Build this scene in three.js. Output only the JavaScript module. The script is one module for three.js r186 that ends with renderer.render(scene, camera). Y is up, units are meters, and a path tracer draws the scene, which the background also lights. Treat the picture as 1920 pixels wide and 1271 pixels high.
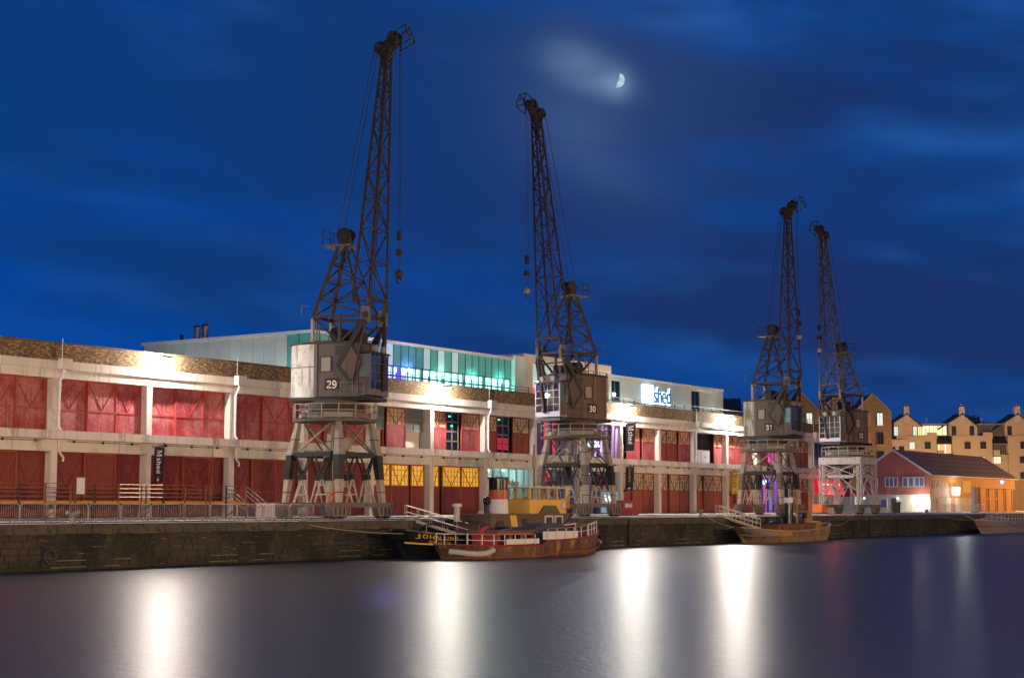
import * as THREE from 'three';
import { mergeGeometries } from 'three/addons/utils/BufferGeometryUtils.js';
import { FontLoader } from 'three/addons/loaders/FontLoader.js';
import { TextGeometry } from 'three/addons/geometries/TextGeometry.js';

// ---------------------------------------------------------------- camera, sky, moonlight, exposure
const scene = new THREE.Scene();
const camera = new THREE.PerspectiveCamera(23.93, 1024 / 677, 0.5, 6000);
const YAW = 33.7 * Math.PI / 180, PITCH = Math.atan(316 / 3000);
camera.position.set(0, 0.9, 83);
camera.lookAt(Math.cos(YAW) * Math.cos(PITCH), 0.9 + Math.sin(PITCH), 83 - Math.sin(YAW) * Math.cos(PITCH));
const renderer = new THREE.WebGLRenderer({ antialias: true });
renderer.toneMapping = THREE.LinearToneMapping;
renderer.toneMappingExposure = 1.0;
renderer.shadowMap.enabled = true;

// hashes and noise, all seeded
const hash = (x, y, z = 0, s = 0) => {
  let h = (x * 374761393 + y * 668265263 + z * 1274126177 + s * 362437) | 0;
  h = Math.imul(h ^ (h >>> 13), 1274126177); h ^= h >>> 16;
  return (h >>> 0) / 4294967296;
};
let seedState = 7;
const rnd = (a = 0, b = 1) => { seedState = (Math.imul(seedState, 1664525) + 1013904223) >>> 0; return a + (b - a) * (seedState / 4294967296); };
const sm = (a, b, x) => { const t = Math.min(1, Math.max(0, (x - a) / (b - a))); return t * t * (3 - 2 * t); };
const mixc = (a, b, t) => [a[0] + (b[0] - a[0]) * t, a[1] + (b[1] - a[1]) * t, a[2] + (b[2] - a[2]) * t];
function noise3(x, y, z, s) {
  const xi = Math.floor(x), yi = Math.floor(y), zi = Math.floor(z);
  let u = x - xi, v = y - yi, w = z - zi; u = u * u * (3 - 2 * u); v = v * v * (3 - 2 * v); w = w * w * (3 - 2 * w);
  let r = 0;
  for (let k = 0; k < 8; k++) {
    const a = k & 1, b = (k >> 1) & 1, c = k >> 2;
    r += (a ? u : 1 - u) * (b ? v : 1 - v) * (c ? w : 1 - w) * hash(xi + a, yi + b, zi + c, s);
  }
  return r;
}
const fbm3 = (x, y, z, o, s) => { let r = 0, a = 0.5, n = 0; for (let i = 0; i < o; i++) { r += a * noise3(x, y, z, s + i); n += a; a *= 0.55; x *= 2.03; y *= 2.03; z *= 2.03; } return r / n; };
// tileable 2-d noise, u and v in 0..1
function tn(u, v, fx, fy, s) {
  const x = u * fx, y = v * fy, xi = Math.floor(x), yi = Math.floor(y);
  let a = x - xi, b = y - yi; a = a * a * (3 - 2 * a); b = b * b * (3 - 2 * b);
  const h = (i, j) => hash(((i % fx) + fx) % fx, ((j % fy) + fy) % fy, 5, s);
  return (h(xi, yi) * (1 - a) + h(xi + 1, yi) * a) * (1 - b) + (h(xi, yi + 1) * (1 - a) + h(xi + 1, yi + 1) * a) * b;
}
const tf = (u, v, fx, fy, o, s) => { let r = 0, a = 0.5, n = 0; for (let i = 0; i < o; i++) { r += a * tn(u, v, fx << i, fy << i, s + i * 7); n += a; a *= 0.55; } return r / n; };

// dusk sky: deep blue with long dim clouds, thin cloud lit round the moon
const MOON = new THREE.Vector3(0.8372, 0.2617, -0.4802).normalize();
{
  const W = 2048, H = 1024, data = new Float32Array(W * H * 4);
  const MR = new THREE.Vector3(0, 1, 0).cross(MOON).normalize().negate();   // to the right as seen from the quay
  for (let j = 0; j < H; j++) {
    const el = ((j + 0.5) / H - 0.5) * Math.PI, y = Math.sin(el), c = Math.cos(el);
    for (let i = 0; i < W; i++) {
      const az = ((i + 0.5) / W - 0.5) * 2 * Math.PI, x = c * Math.cos(az), z = c * Math.sin(az);
      const k = (j * W + i) * 4;
      if (y < -0.12) { data[k] = 0.006; data[k + 1] = 0.018; data[k + 2] = 0.06; data[k + 3] = 1; continue; }
      const yy = y + 0.10 * (0.555 * x + 0.832 * z);
      const n1 = fbm3(x * 3.4 + 3, yy * 15, z * 3.4, 5, 11), n2 = fbm3(x * 9, yy * 36 + 4, z * 9 + 7, 4, 31), n3 = fbm3(x * 1.6 + 9, y * 4, z * 1.6, 3, 51);
      const side = sm(-0.45, 0.35, 0.555 * x + 0.832 * z);
      let clear = mixc([0.0002, 0.056, 0.33], [0.003, 0.052, 0.245], side);
      let cloud = mixc([0.004, 0.043, 0.190], [0.012, 0.030, 0.125], side);
      const cov = sm(0.44, 0.66, n1 * 0.62 + n3 * 0.40 + side * 0.05 - 0.01) * (0.8 + 0.2 * side);
      let col = mixc(clear, cloud, cov);
      const wisp = sm(0.48, 0.72, n2 * 0.5 + (1 - n1) * 0.5) * (0.25 + 0.75 * side);
      col = mixc(col, [0.018, 0.10, 0.38], wisp * 0.9);
      // thin cloud that scatters moonlight
      const dm = x * MOON.x + y * MOON.y + z * MOON.z;
      if (dm > 0.9) {
        const rx = (x * MR.x + z * MR.z), ry = y - MOON.y, p = rx * 0.94 - ry * 0.34, q = ry * 0.94 + rx * 0.34;
        const g = Math.exp(-(rx * rx + (ry + 0.002) ** 2) / 0.00007);
        const veil = Math.exp(-((q + 0.001) ** 2) / 0.00011 - ((p + 0.020) ** 2) / 0.0006);
        const veil2 = Math.exp(-((q + 0.043 + p * 0.25) ** 2) / 0.0005 - ((p + 0.005) ** 2) / 0.0022) + 0.6 * Math.exp(-((q - 0.012) ** 2) / 0.0002 - ((p + 0.035) ** 2) / 0.0004);
        const t = sm(0.25, 0.7, n2) * 0.7 + 0.35;
        const m = g * 0.6 + veil * 0.95 * t + veil2 * 0.22 * t + 0.08 * Math.exp(-(rx * rx + ry * ry) / 0.006);
        col = [col[0] + m * 0.15, col[1] + m * 0.21, col[2] + m * 0.27];
      }
      const low = sm(0.10, -0.02, y);
      col = mixc(col, mixc([0.004, 0.05, 0.24], [0.017, 0.035, 0.125], side), low * 0.75);
      data[k] = col[0]; data[k + 1] = col[1]; data[k + 2] = col[2]; data[k + 3] = 1;
    }
  }
  const sky = new THREE.DataTexture(data, W, H, THREE.RGBAFormat, THREE.FloatType);
  sky.mapping = THREE.EquirectangularReflectionMapping; sky.magFilter = THREE.LinearFilter; sky.needsUpdate = true;
  scene.background = sky; scene.environment = sky; scene.backgroundIntensity = 1; scene.environmentIntensity = 1;
}
const moonlight = new THREE.DirectionalLight(new THREE.Color(0.85, 0.9, 1), 0.02);
moonlight.position.copy(MOON).multiplyScalar(300); moonlight.castShadow = true;
moonlight.shadow.camera.left = -250; moonlight.shadow.camera.right = 250; moonlight.shadow.camera.top = 250; moonlight.shadow.camera.bottom = -250; moonlight.shadow.camera.far = 900;
scene.add(moonlight);

// ---------------------------------------------------------------- helpers
const V = (x, y, z) => new THREE.Vector3(x, y, z);
const C = (r, g, b) => new THREE.Color().setRGB(r, g, b);
function boxG(x0, x1, y0, y1, z0, z1, fn) {
  const f = fn || ((x, y, z) => [x, y, z]);
  const corner = (i) => { const p = f(i & 1 ? x1 : x0, i & 2 ? y1 : y0, i & 4 ? z1 : z0); return p.isVector3 ? [p.x, p.y, p.z] : p; };
  const P = []; let cx = 0, cy = 0, cz = 0;
  for (let i = 0; i < 8; i++) { const p = corner(i); P.push(p); cx += p[0] / 8; cy += p[1] / 8; cz += p[2] / 8; }
  const faces = [[0, 2, 6, 4, 0], [1, 3, 7, 5, 0], [0, 1, 5, 4, 1], [2, 3, 7, 6, 1], [0, 1, 3, 2, 2], [4, 5, 7, 6, 2]];
  const pos = [], nor = [], uv = [], idx = [];
  for (const [a, b, c, d, ax] of faces) {
    const A = P[a], B = P[b], D = P[d], Cc = P[c];
    const e1 = [Cc[0] - A[0], Cc[1] - A[1], Cc[2] - A[2]], e2 = [D[0] - B[0], D[1] - B[1], D[2] - B[2]];
    let n = [e1[1] * e2[2] - e1[2] * e2[1], e1[2] * e2[0] - e1[0] * e2[2], e1[0] * e2[1] - e1[1] * e2[0]];
    const l = Math.hypot(...n) || 1; n = n.map(q => q / l);
    const out = (A[0] - cx) * n[0] + (A[1] - cy) * n[1] + (A[2] - cz) * n[2] >= 0; if (!out) n = n.map(q => -q);
    const k = pos.length / 3;
    for (const i of [a, b, c, d]) {
      pos.push(...P[i]); nor.push(...n);
      const lx = i & 1 ? x1 : x0, ly = i & 2 ? y1 : y0, lz = i & 4 ? z1 : z0;
      uv.push(...(ax === 0 ? [lz, ly] : ax === 1 ? [lx, lz] : [lx, ly]));
    }
    if (out) idx.push(k, k + 1, k + 2, k, k + 2, k + 3); else idx.push(k, k + 2, k + 1, k, k + 3, k + 2);
  }
  const g = new THREE.BufferGeometry();
  g.setAttribute('position', new THREE.Float32BufferAttribute(pos, 3)); g.setAttribute('normal', new THREE.Float32BufferAttribute(nor, 3));
  g.setAttribute('uv', new THREE.Float32BufferAttribute(uv, 2)); g.setIndex(idx); return g;
}
const vec = (p) => p.isVector3 ? p : V(...p);
function beamG(a, b, w, h = w, hint) {
  a = vec(a); b = vec(b); const d = b.clone().sub(a), L = d.length(); d.divideScalar(L || 1);
  let up = hint ? vec(hint) : (Math.abs(d.y) > 0.95 ? V(1, 0, 0) : V(0, 1, 0));
  const side = d.clone().cross(up).normalize(), u2 = side.clone().cross(d).normalize();
  return boxG(0, L, -h / 2, h / 2, -w / 2, w / 2, (x, y, z) => a.clone().addScaledVector(d, x).addScaledVector(u2, y).addScaledVector(side, z));
}
function cylG(a, b, r0, r1 = r0, seg = 12, open = false) {
  a = vec(a); b = vec(b); const d = b.clone().sub(a), L = d.length();
  const g = new THREE.CylinderGeometry(r1, r0, L, seg, 1, open);
  g.applyQuaternion(new THREE.Quaternion().setFromUnitVectors(V(0, 1, 0), d.normalize()));
  g.translate((a.x + b.x) / 2, (a.y + b.y) / 2, (a.z + b.z) / 2); return g;
}
const tubeG = (pts, r, seg = 24, rs = 6) => new THREE.TubeGeometry(new THREE.CatmullRomCurve3(pts.map(vec)), seg, r, rs, false);
const merge = (l) => l.length === 1 ? l[0] : mergeGeometries(l.map(g => { const q = g.clone(); for (const n of Object.keys(q.attributes)) if (!['position', 'normal', 'uv'].includes(n)) q.deleteAttribute(n); return q.index ? q.toNonIndexed() : q; }));
const taken = {};
function numbered(n) { const k = taken[n] = (taken[n] ?? -1) + 1; return k ? `${n}_${String(k).padStart(3, '0')}` : n; }
function P(parent, name, geo, mat, label) {
  const m = new THREE.Mesh(geo, mat); m.name = parent === scene ? numbered(name) : name; m.castShadow = m.receiveShadow = true; parent.add(m);
  if (label && parent !== scene) m.userData.label = label; return m;
}
function tag(o, label, category, group) { o.userData.label = label; o.userData.category = category; if (group) o.userData.group = group; return o; }
function T(name, label, category, x = 0, y = 0, z = 0, turn = 0, group) {
  const g = new THREE.Group(); g.name = numbered(name); g.position.set(x, y, z); g.rotation.y = turn; scene.add(g); return tag(g, label, category, group);
}
function S(name, geo, mat, parent = scene) { const m = P(parent, name, geo, mat); m.userData.kind = 'structure'; return m; }
const ORD = ['first', 'second', 'third', 'fourth', 'fifth', 'sixth', 'seventh', 'eighth', 'ninth', 'tenth', 'eleventh', 'twelfth', 'thirteenth', 'fourteenth', 'fifteenth', 'sixteenth', 'seventeenth'];
// a lamp's own light
function glow(parent, x, y, z, color, intensity, radius = 6) {
  const l = new THREE.PointLight(color, intensity); l.position.set(x, y, z); l.castShadow = true; l.shadow.radius = radius; parent.add(l); return l;
}

// ---------------------------------------------------------------- textures
const toS = (c) => Math.max(0, Math.min(255, Math.round(255 * (c <= 0.0031308 ? 12.92 * c : 1.055 * Math.pow(c, 1 / 2.4) - 0.055))));
function texture(w, h, mw, mh, fn, data = false) {   // fn gives linear colours (or one number for data); mw x mh metres
  const a = new Uint8Array(w * h * 4);
  for (let j = 0; j < h; j++) for (let i = 0; i < w; i++) {
    const r = fn((i + 0.5) / w, (j + 0.5) / h), k = (j * w + i) * 4;
    if (data) { a[k] = a[k + 1] = a[k + 2] = Math.max(0, Math.min(255, Math.round(r * 255))); } else { a[k] = toS(r[0]); a[k + 1] = toS(r[1]); a[k + 2] = toS(r[2]); }
    a[k + 3] = 255;
  }
  const t = new THREE.DataTexture(a, w, h, THREE.RGBAFormat); t.wrapS = t.wrapT = THREE.RepeatWrapping; t.magFilter = THREE.LinearFilter; t.minFilter = THREE.LinearMipmapLinearFilter; t.generateMipmaps = true;
  if (!data) t.colorSpace = THREE.SRGBColorSpace; t.repeat.set(1 / mw, 1 / mh); t.needsUpdate = true; return t;
}
const mul = (c, k) => [c[0] * k, c[1] * k, c[2] * k];
const TX = {};
// painted concrete with runs of dirt
TX.paint = texture(512, 512, 9, 9, (u, v) => {
  const a = tf(u, v, 4, 4, 5, 1), run = tf(u, v, 70, 3, 3, 2), p = tf(u, v, 10, 10, 4, 9);
  let c = mul([1, 0.975, 0.94], 0.80 + 0.22 * a);
  c = mixc(c, [0.34, 0.29, 0.23], sm(0.56, 0.8, run) * 0.5); return mixc(c, [0.42, 0.38, 0.30], sm(0.62, 0.78, p) * 0.45);
});
const brickTone = (i, j) => { const h = hash(i, j, 1, 3), k = 0.75 + 0.5 * hash(i, j, 2, 3); return mul(h < 0.36 ? [0.17, 0.095, 0.035] : h < 0.62 ? [0.115, 0.06, 0.03] : h < 0.85 ? [0.30, 0.185, 0.06] : [0.055, 0.032, 0.022], k); };
const brickAt = (u, v, nx, ny) => { const y = v * ny, j = Math.floor(y), x = u * nx + (j & 1) * 0.5, i = Math.floor(x) % nx, fx = x - Math.floor(x), fy = y - j; return [i, j, fx < 0.06 || fx > 0.97 || fy < 0.13]; };
TX.brick = texture(1024, 512, 7.2, 2.4, (u, v) => { const [i, j, m] = brickAt(u, v, 32, 32); const n = 0.8 + 0.4 * tf(u, v, 64, 32, 2, 4); return m ? [0.10, 0.08, 0.055] : mul(brickTone(i, j), n); });
TX.brickBump = texture(1024, 512, 7.2, 2.4, (u, v) => { const [i, j, m] = brickAt(u, v, 32, 32); return m ? 0.1 : 0.65 + 0.35 * hash(i, j, 9, 9); }, true);
TX.gold = texture(512, 512, 7.2, 4.8, (u, v) => { const [i, j, m] = brickAt(u, v, 32, 64); return m ? [0.26, 0.2, 0.12] : mul([0.30, 0.20, 0.075], 0.7 + 0.6 * hash(i, j, 3, 8)); });
// old red paint: faded, chalky, with runs where it has come off
const redTex = (seed, deep, chalk, amount) => texture(512, 512, 6, 6, (u, v) => {
  const board = Math.floor(u * 48), bt = 0.78 + 0.44 * hash(board, seed, 0, 4);
  const run = tf(u, v, 96, 5, 4, seed), blot = tf(u, v, 6, 5, 5, seed + 3), fine = tf(u, v, 60, 60, 2, seed + 9);
  let c = mul(deep, bt * (0.85 + 0.3 * fine));
  c = mixc(c, chalk, sm(0.36, 0.68, blot * 0.5 + run * 0.28 + fine * 0.22) * amount);
  return mixc(c, mul(deep, 0.55), sm(0.66, 0.8, tf(u, v, 50, 6, 4, seed + 21)) * 0.7);
});
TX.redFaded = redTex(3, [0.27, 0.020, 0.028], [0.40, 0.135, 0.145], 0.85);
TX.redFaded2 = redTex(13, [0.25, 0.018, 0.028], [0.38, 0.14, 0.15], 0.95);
TX.redUnlit = redTex(23, [0.16, 0.016, 0.017], [0.19, 0.036, 0.034], 0.6);  // lower doors: darker copy of the red, their weaker light put into it
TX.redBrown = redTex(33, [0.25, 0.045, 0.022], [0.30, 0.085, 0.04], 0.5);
TX.boards = texture(512, 64, 3, 3, (u) => { const f = (u * 24) % 1; return f < 0.12 || f > 0.9 ? 0.1 : 0.8; }, true);
TX.corr = texture(256, 16, 1.6, 1, (u) => 0.5 + 0.5 * Math.sin(u * 16 * Math.PI * 2), true);
// quay masonry: dark stone, weed, lime
TX.stone = texture(1024, 512, 14, 7, (u, v) => {
  const a = tf(u, v, 8, 4, 5, 41), b = tf(u, v, 40, 8, 4, 42), m = tf(u, v, 12, 6, 5, 43), l = tf(u, v, 28, 90, 3, 44);
  let c = mixc([0.012, 0.010, 0.007], [0.048, 0.040, 0.027], sm(0.3, 0.7, a)); c = mul(c, 0.6 + 0.8 * b);
  c = mixc(c, [0.016, 0.021, 0.005], sm(0.46, 0.64, m) * 0.85); return mixc(c, [0.20, 0.19, 0.165], sm(0.68, 0.82, l) * 0.3);
});
TX.mortar = texture(512, 256, 12, 5, (u, v) => mixc([0.018, 0.016, 0.012], [0.20, 0.19, 0.165], sm(0.54, 0.72, tf(u, v, 14, 10, 5, 47))));
TX.coping = texture(512, 256, 8, 4, (u, v) => { const a = tf(u, v, 6, 4, 5, 61), m = tf(u, v, 24, 10, 4, 62); return mixc(mul([0.075, 0.066, 0.048], 0.6 + 0.8 * a), [0.03, 0.036, 0.012], sm(0.52, 0.72, m) * 0.8); });
TX.apron = texture(512, 512, 12, 12, (u, v) => { const a = tf(u, v, 5, 5, 5, 71), b = tf(u, v, 60, 60, 2, 72), s = tf(u, v, 14, 14, 4, 73); let c = mul([0.60, 0.52, 0.42], 0.65 + 0.4 * a + 0.2 * b); return mixc(c, [0.14, 0.12, 0.10], sm(0.6, 0.76, s) * 0.6); });
TX.steel = texture(256, 256, 3, 3, (u, v) => { const a = tf(u, v, 6, 6, 5, 81), r = tf(u, v, 12, 12, 4, 82); return mixc(mul([1, 1, 1], 0.7 + 0.5 * a), [0.9, 0.45, 0.2], sm(0.58, 0.75, r) * 0.65); });
TX.planks = texture(512, 512, 3.2, 6, (u, v) => { const x = u * 22, i = Math.floor(x), f = x - i; const k = 0.72 + 0.5 * hash(i, 2, 0, 5), g = tf(u, v, 88, 4, 3, 83), r = tf(u, v, 22, 3, 4, 84); let c = mul([1, 0.97, 0.93], k * (0.75 + 0.4 * g)); if (f < 0.1) c = mul(c, 0.35); return mixc(c, [0.5, 0.33, 0.2], sm(0.6, 0.8, r) * 0.5); });
TX.moss = texture(512, 512, 3.2, 4, (u, v) => { const x = u * 12, i = Math.floor(x), f = x - i; let c = mul([0.50, 0.49, 0.42], 0.75 + 0.4 * hash(i, 3, 0, 6)); const m = tf(u, v, 12, 4, 5, 85); c = mixc(c, [0.13, 0.15, 0.03], sm(0.40, 0.7, m) * 0.85); return f < 0.08 ? mul(c, 0.4) : c; });
TX.stain = texture(512, 512, 6, 4, (u, v) => { const r = tf(u, v, 24, 2, 4, 86), m = tf(u, v, 8, 6, 5, 87); let c = mul([0.66, 0.64, 0.60], 0.78 + 0.35 * tf(u, v, 6, 6, 4, 88)); c = mixc(c, [0.20, 0.19, 0.17], sm(0.5, 0.72, r) * 0.7); return mixc(c, [0.30, 0.30, 0.12], sm(0.60, 0.75, m) * 0.7); });
TX.slate = texture(512, 512, 6, 6, (u, v) => { const y = v * 30, j = Math.floor(y), x = u * 20 + (j & 1) * 0.5, i = Math.floor(x) % 20; const k = 0.7 + 0.6 * hash(i, j, 0, 7); return (y - j) < 0.12 ? [0.03, 0.025, 0.022] : mul([0.135, 0.085, 0.065], k); });
TX.hull = texture(512, 512, 8, 4, (u, v) => { const a = tf(u, v, 6, 3, 5, 91), r = tf(u, v, 40, 4, 4, 92), p = tf(u, v, 8, 3, 5, 93); let c = mixc([0.085, 0.05, 0.03], [0.16, 0.085, 0.04], a); c = mixc(c, [0.34, 0.19, 0.03], sm(0.50, 0.68, p) * 0.9); return mixc(c, [0.035, 0.022, 0.016], sm(0.5, 0.72, r) * 0.75); });
TX.hullGrey = texture(512, 512, 8, 4, (u, v) => { const a = tf(u, v, 6, 3, 5, 191), r = tf(u, v, 40, 4, 4, 192), p = tf(u, v, 8, 3, 5, 193); let c = mixc([0.15, 0.11, 0.075], [0.24, 0.18, 0.115], a); c = mixc(c, [0.33, 0.20, 0.05], sm(0.54, 0.72, p) * 0.7); return mixc(c, [0.06, 0.042, 0.03], sm(0.52, 0.72, r) * 0.7); });
TX.render = texture(256, 256, 8, 8, (u, v) => mul([1, 0.98, 0.94], 0.8 + 0.28 * tf(u, v, 5, 5, 5, 95) + 0.05 * tf(u, v, 90, 90, 1, 96)));
TX.glassDirt = texture(256, 256, 3, 3, (u, v) => { const i = Math.floor(u * 10), j = Math.floor(v * 10); return mul([1, 0.98, 0.92], 0.62 + 0.45 * hash(i, j, 0, 12) * 0.6 + 0.3 * tf(u, v, 6, 6, 4, 97)); });
TX.ripple = texture(512, 512, 9, 9, (u, v) => 0.55 * tf(u, v, 9, 26, 4, 101) + 0.45 * tf(u, v, 30, 70, 2, 105), true);

// ---------------------------------------------------------------- materials (linear base colours)
const M = (r, g, b, o = {}) => new THREE.MeshStandardMaterial({ color: C(r, g, b), roughness: 0.8, ...o });
const lit = (r, g, b, k, o = {}) => new THREE.MeshStandardMaterial({ color: C(0.3 * r, 0.3 * g, 0.3 * b), emissive: C(r, g, b), emissiveIntensity: k, roughness: 0.4, ...o });
const MT = {
  white: M(0.66, 0.63, 0.60, { map: TX.paint, roughness: 0.85 }), pipe: M(0.62, 0.60, 0.62, { roughness: 0.5 }),
  brick: M(1, 1, 1, { map: TX.brick, bumpMap: TX.brickBump, bumpScale: 0.012, roughness: 0.95 }),
  red1: M(1, 1, 1, { map: TX.redFaded, bumpMap: TX.boards, bumpScale: 0.015, roughness: 0.6 }), red2: M(1, 1, 1, { map: TX.redFaded2, bumpMap: TX.boards, bumpScale: 0.015, roughness: 0.6 }),
  deep: M(1, 1, 1, { map: TX.redUnlit, bumpMap: TX.boards, bumpScale: 0.015, roughness: 0.65 }), redbrown: M(1, 1, 1, { map: TX.redBrown, bumpMap: TX.boards, bumpScale: 0.015, roughness: 0.65 }),
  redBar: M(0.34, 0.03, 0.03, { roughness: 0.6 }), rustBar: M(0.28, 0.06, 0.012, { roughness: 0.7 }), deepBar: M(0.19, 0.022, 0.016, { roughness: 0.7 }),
  dark: M(0.018, 0.018, 0.02), black: M(0.012, 0.012, 0.014, { roughness: 0.5 }), nearBlack: M(0.03, 0.028, 0.028, { roughness: 0.7 }),
  cream: M(0.55, 0.48, 0.36, { map: TX.render }), panelWhite: M(0.62, 0.60, 0.55, { map: TX.render }),
  creamGlass: M(0.50, 0.43, 0.28, { map: TX.glassDirt, roughness: 0.35 }), yellowGlass: new THREE.MeshStandardMaterial({ color: C(0.4, 0.28, 0.08), emissive: C(1, 0.50, 0.045), emissiveMap: TX.glassDirt, emissiveIntensity: 0.62, roughness: 0.35 }),
  pane: new THREE.MeshPhysicalMaterial({ color: C(0.9, 0.95, 0.95), transmission: 1, thickness: 0, roughness: 0.03, ior: 1.5 }),
  darkGlass: M(0.012, 0.016, 0.022, { roughness: 0.08 }), greyGlass: M(0.10, 0.14, 0.14, { roughness: 0.15 }), blueGlass: M(0.008, 0.016, 0.045, { roughness: 0.08 }),
  stone: M(1, 1, 1, { map: TX.stone, roughness: 0.9 }), coping: M(1, 1, 1, { map: TX.coping, roughness: 0.9 }), apron: M(1, 1, 1, { map: TX.apron, roughness: 0.9 }), mortar: M(1, 1, 1, { map: TX.mortar }),
  steelDark: M(0.034, 0.023, 0.017, { map: TX.steel, roughness: 0.7 }), steelBlack: M(0.013, 0.011, 0.010, { map: TX.steel, roughness: 0.6 }), steelGrey: M(0.15, 0.132, 0.115, { map: TX.steel, roughness: 0.7 }), steelPale: M(0.30, 0.28, 0.245, { map: TX.steel, roughness: 0.75 }), steelCream: M(0.40, 0.365, 0.28, { map: TX.steel, roughness: 0.75 }),
  planks: M(0.115, 0.10, 0.096, { map: TX.planks, roughness: 0.85 }), planksWarm: M(0.145, 0.105, 0.078, { map: TX.planks, roughness: 0.85 }), stain: M(0.95, 0.95, 0.95, { map: TX.stain }), moss: M(1, 1, 1, { map: TX.moss }),
  lilac: M(0.38, 0.36, 0.47, { roughness: 0.5 }), alu: M(0.45, 0.45, 0.47, { roughness: 0.35, metalness: 0.6 }), galv: M(0.22, 0.22, 0.235, { roughness: 0.45, metalness: 0.5 }),
  rust: M(0.17, 0.075, 0.03, { map: TX.steel }), ochre: M(0.42, 0.22, 0.03, { map: TX.steel }), rope: M(0.30, 0.23, 0.13), orange: M(0.62, 0.12, 0.01, { roughness: 0.5 }),
};

function rebase(g, x, y, z) { for (const c of g.children) { c.position.x -= x; c.position.y -= y; c.position.z -= z; } g.position.set(x, y, z); return g; }

// ---------------------------------------------------------------- ground, water, quay
const WATER = -2.5;
{
  const w = new THREE.PlaneGeometry(1700, 130, 1, 1); w.rotateX(-Math.PI / 2); w.translate(550, WATER, 79);
  const uv = w.attributes.uv, p = w.attributes.position; for (let i = 0; i < uv.count; i++) uv.setXY(i, p.getX(i) * 0.832 + p.getZ(i) * -0.555, p.getX(i) * 0.555 + p.getZ(i) * 0.832);
  const wm = new THREE.MeshPhysicalMaterial({ color: C(0.012, 0.016, 0.020), roughness: 0.335, ior: 1.33, bumpMap: TX.ripple, bumpScale: 0.014 });
  S('harbour_water', w, wm);
  // sheet of ground: falls from the shed to the quay edge, then runs level inland
  const g = merge([boxG(-300, 1500, -1, 0, 0, 13.6, (x, y, z) => [x, y < -0.5 ? -1 : 0.004 + 0.24 * (1 - z / 13.6), z]), boxG(-300, 1500, -1, 0.244, -900, 0)]);
  S('quay_ground', g, MT.apron);
  S('near_quay', boxG(-120, 400, -4, -0.75, 81.2, 144), M(0.04, 0.038, 0.036, { map: TX.render, roughness: 0.9 }));
  for (const z of [7.22, 11.98]) S('crane_rail', boxG(30, 215, 0, 0.06 + 0.24 * (1 - z / 13.6), z - 0.05, z + 0.05), MT.nearBlack);
}
{ // quay wall: coping stones and coursed blocks over a mortar core
  const q = T('quay_wall', 'dark weedy stone quay wall with pale coping rising from the harbour water', 'quay wall');
  P(q, 'mortar_core', boxG(20, 330, -5, -0.03, 13.2, 13.94), MT.mortar);
  let x = 40; while (x < 240) { const L = 1.5 + 0.5 * hash(Math.floor(x * 7), 1); P(q, 'coping_stone', boxG(x, x + L - 0.025, -0.52 - 0.03 * hash(Math.floor(x * 9), 3), 0, 13.3, 14.02 + 0.03 * hash(Math.floor(x * 5), 2)), MT.coping); x += L; }
  P(q, 'coping_stone', boxG(240, 330, -0.5, 0, 13.3, 14.02), MT.coping);
  const all = [];
  for (let r = 0; r < 7; r++) { const y1 = -0.56 - r * 0.36; let a = 46 + 0.5 * hash(r, 4); while (a < 232) { const L = 0.6 + 0.75 * hash(Math.floor(a * 11), r, 2); all.push([a, a + L - 0.05, y1 - 0.315, y1, 13.97 + 0.05 * hash(Math.floor(a * 3), r, 9)]); a += L; } }
  all.sort((m, n) => m[0] - n[0]); const rest = []; let made = 0;
  for (const [a, b, c, d, z] of all) { const g = boxG(a, b, c, d, 13.5, z); if (made < 290 && a > 53 && c > -3) { P(q, 'stone_block', g, MT.stone); made++; } else rest.push(g); }
  P(q, 'stone_blocks', merge(rest), MT.stone).userData.kind = 'stuff';
  // timber and iron details on the face
  for (const lx of [121.5, 178]) P(q, 'fender_post', boxG(lx, lx + 0.25, -2.9, -0.1, 14.06, 14.2), MT.nearBlack);
  rebase(q, 140, -2.5, 14);
}
{ const f = T('mooring_ring', 'round iron fender ring fixed low on the quay wall near the left edge', 'ring', 58.4, -1.75, 14.1); P(f, 'ring', new THREE.TorusGeometry(0.36, 0.1, 8, 24), MT.nearBlack); P(f, 'backing_plate', boxG(-0.5, 0.5, -0.55, 0.55, -0.06, -0.02), MT.stone); }

// ---------------------------------------------------------------- the long two-storey shed
const BAY = 8.29, COL = (k) => 70.5 + BAY * k, K0 = -3, K1 = 16, XA = COL(K0), XB = COL(K1);
const shed = T('dockside_warehouse', 'long two storey white framed dockside shed with red sliding doors and brick parapet', 'warehouse');
P(shed, 'brick_parapet', boxG(XA, XB, 10.5, 11.65, -0.4, 0), MT.brick);
P(shed, 'parapet_coping', boxG(XA, XB, 11.653, 11.74, -0.45, 0.05), MT.coping);
P(shed, 'upper_fascia', boxG(XA, XB, 9.93, 10.495, -0.4, 0.16), MT.white);
P(shed, 'upper_lintel', boxG(XA, XB, 9.35, 9.928, -1.3, 0.02), MT.white);
P(shed, 'ledge', boxG(XA, XB, 5.35, 5.9, -1.3, 0.55), MT.white);
P(shed, 'lower_beam', boxG(XA, XB, 4.55, 5.345, -1.3, 0.02), MT.white);
P(shed, 'roof_slab', boxG(XA, XB, 10.2, 10.45, -24, -0.42), MT.nearBlack);
P(shed, 'rear_wall', boxG(XA, XB, 0.1, 10.2, -24, -23.6), MT.brick);
for (const x of [XA, XB]) P(shed, 'end_wall', boxG(x - 0.2, x + 0.2, 0.1, 10.6, -23.5, -0.45), MT.brick);
P(shed, 'floor_slab', boxG(XA, XB, 5.4, 5.8, -23.5, -1.35), MT.nearBlack);
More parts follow.
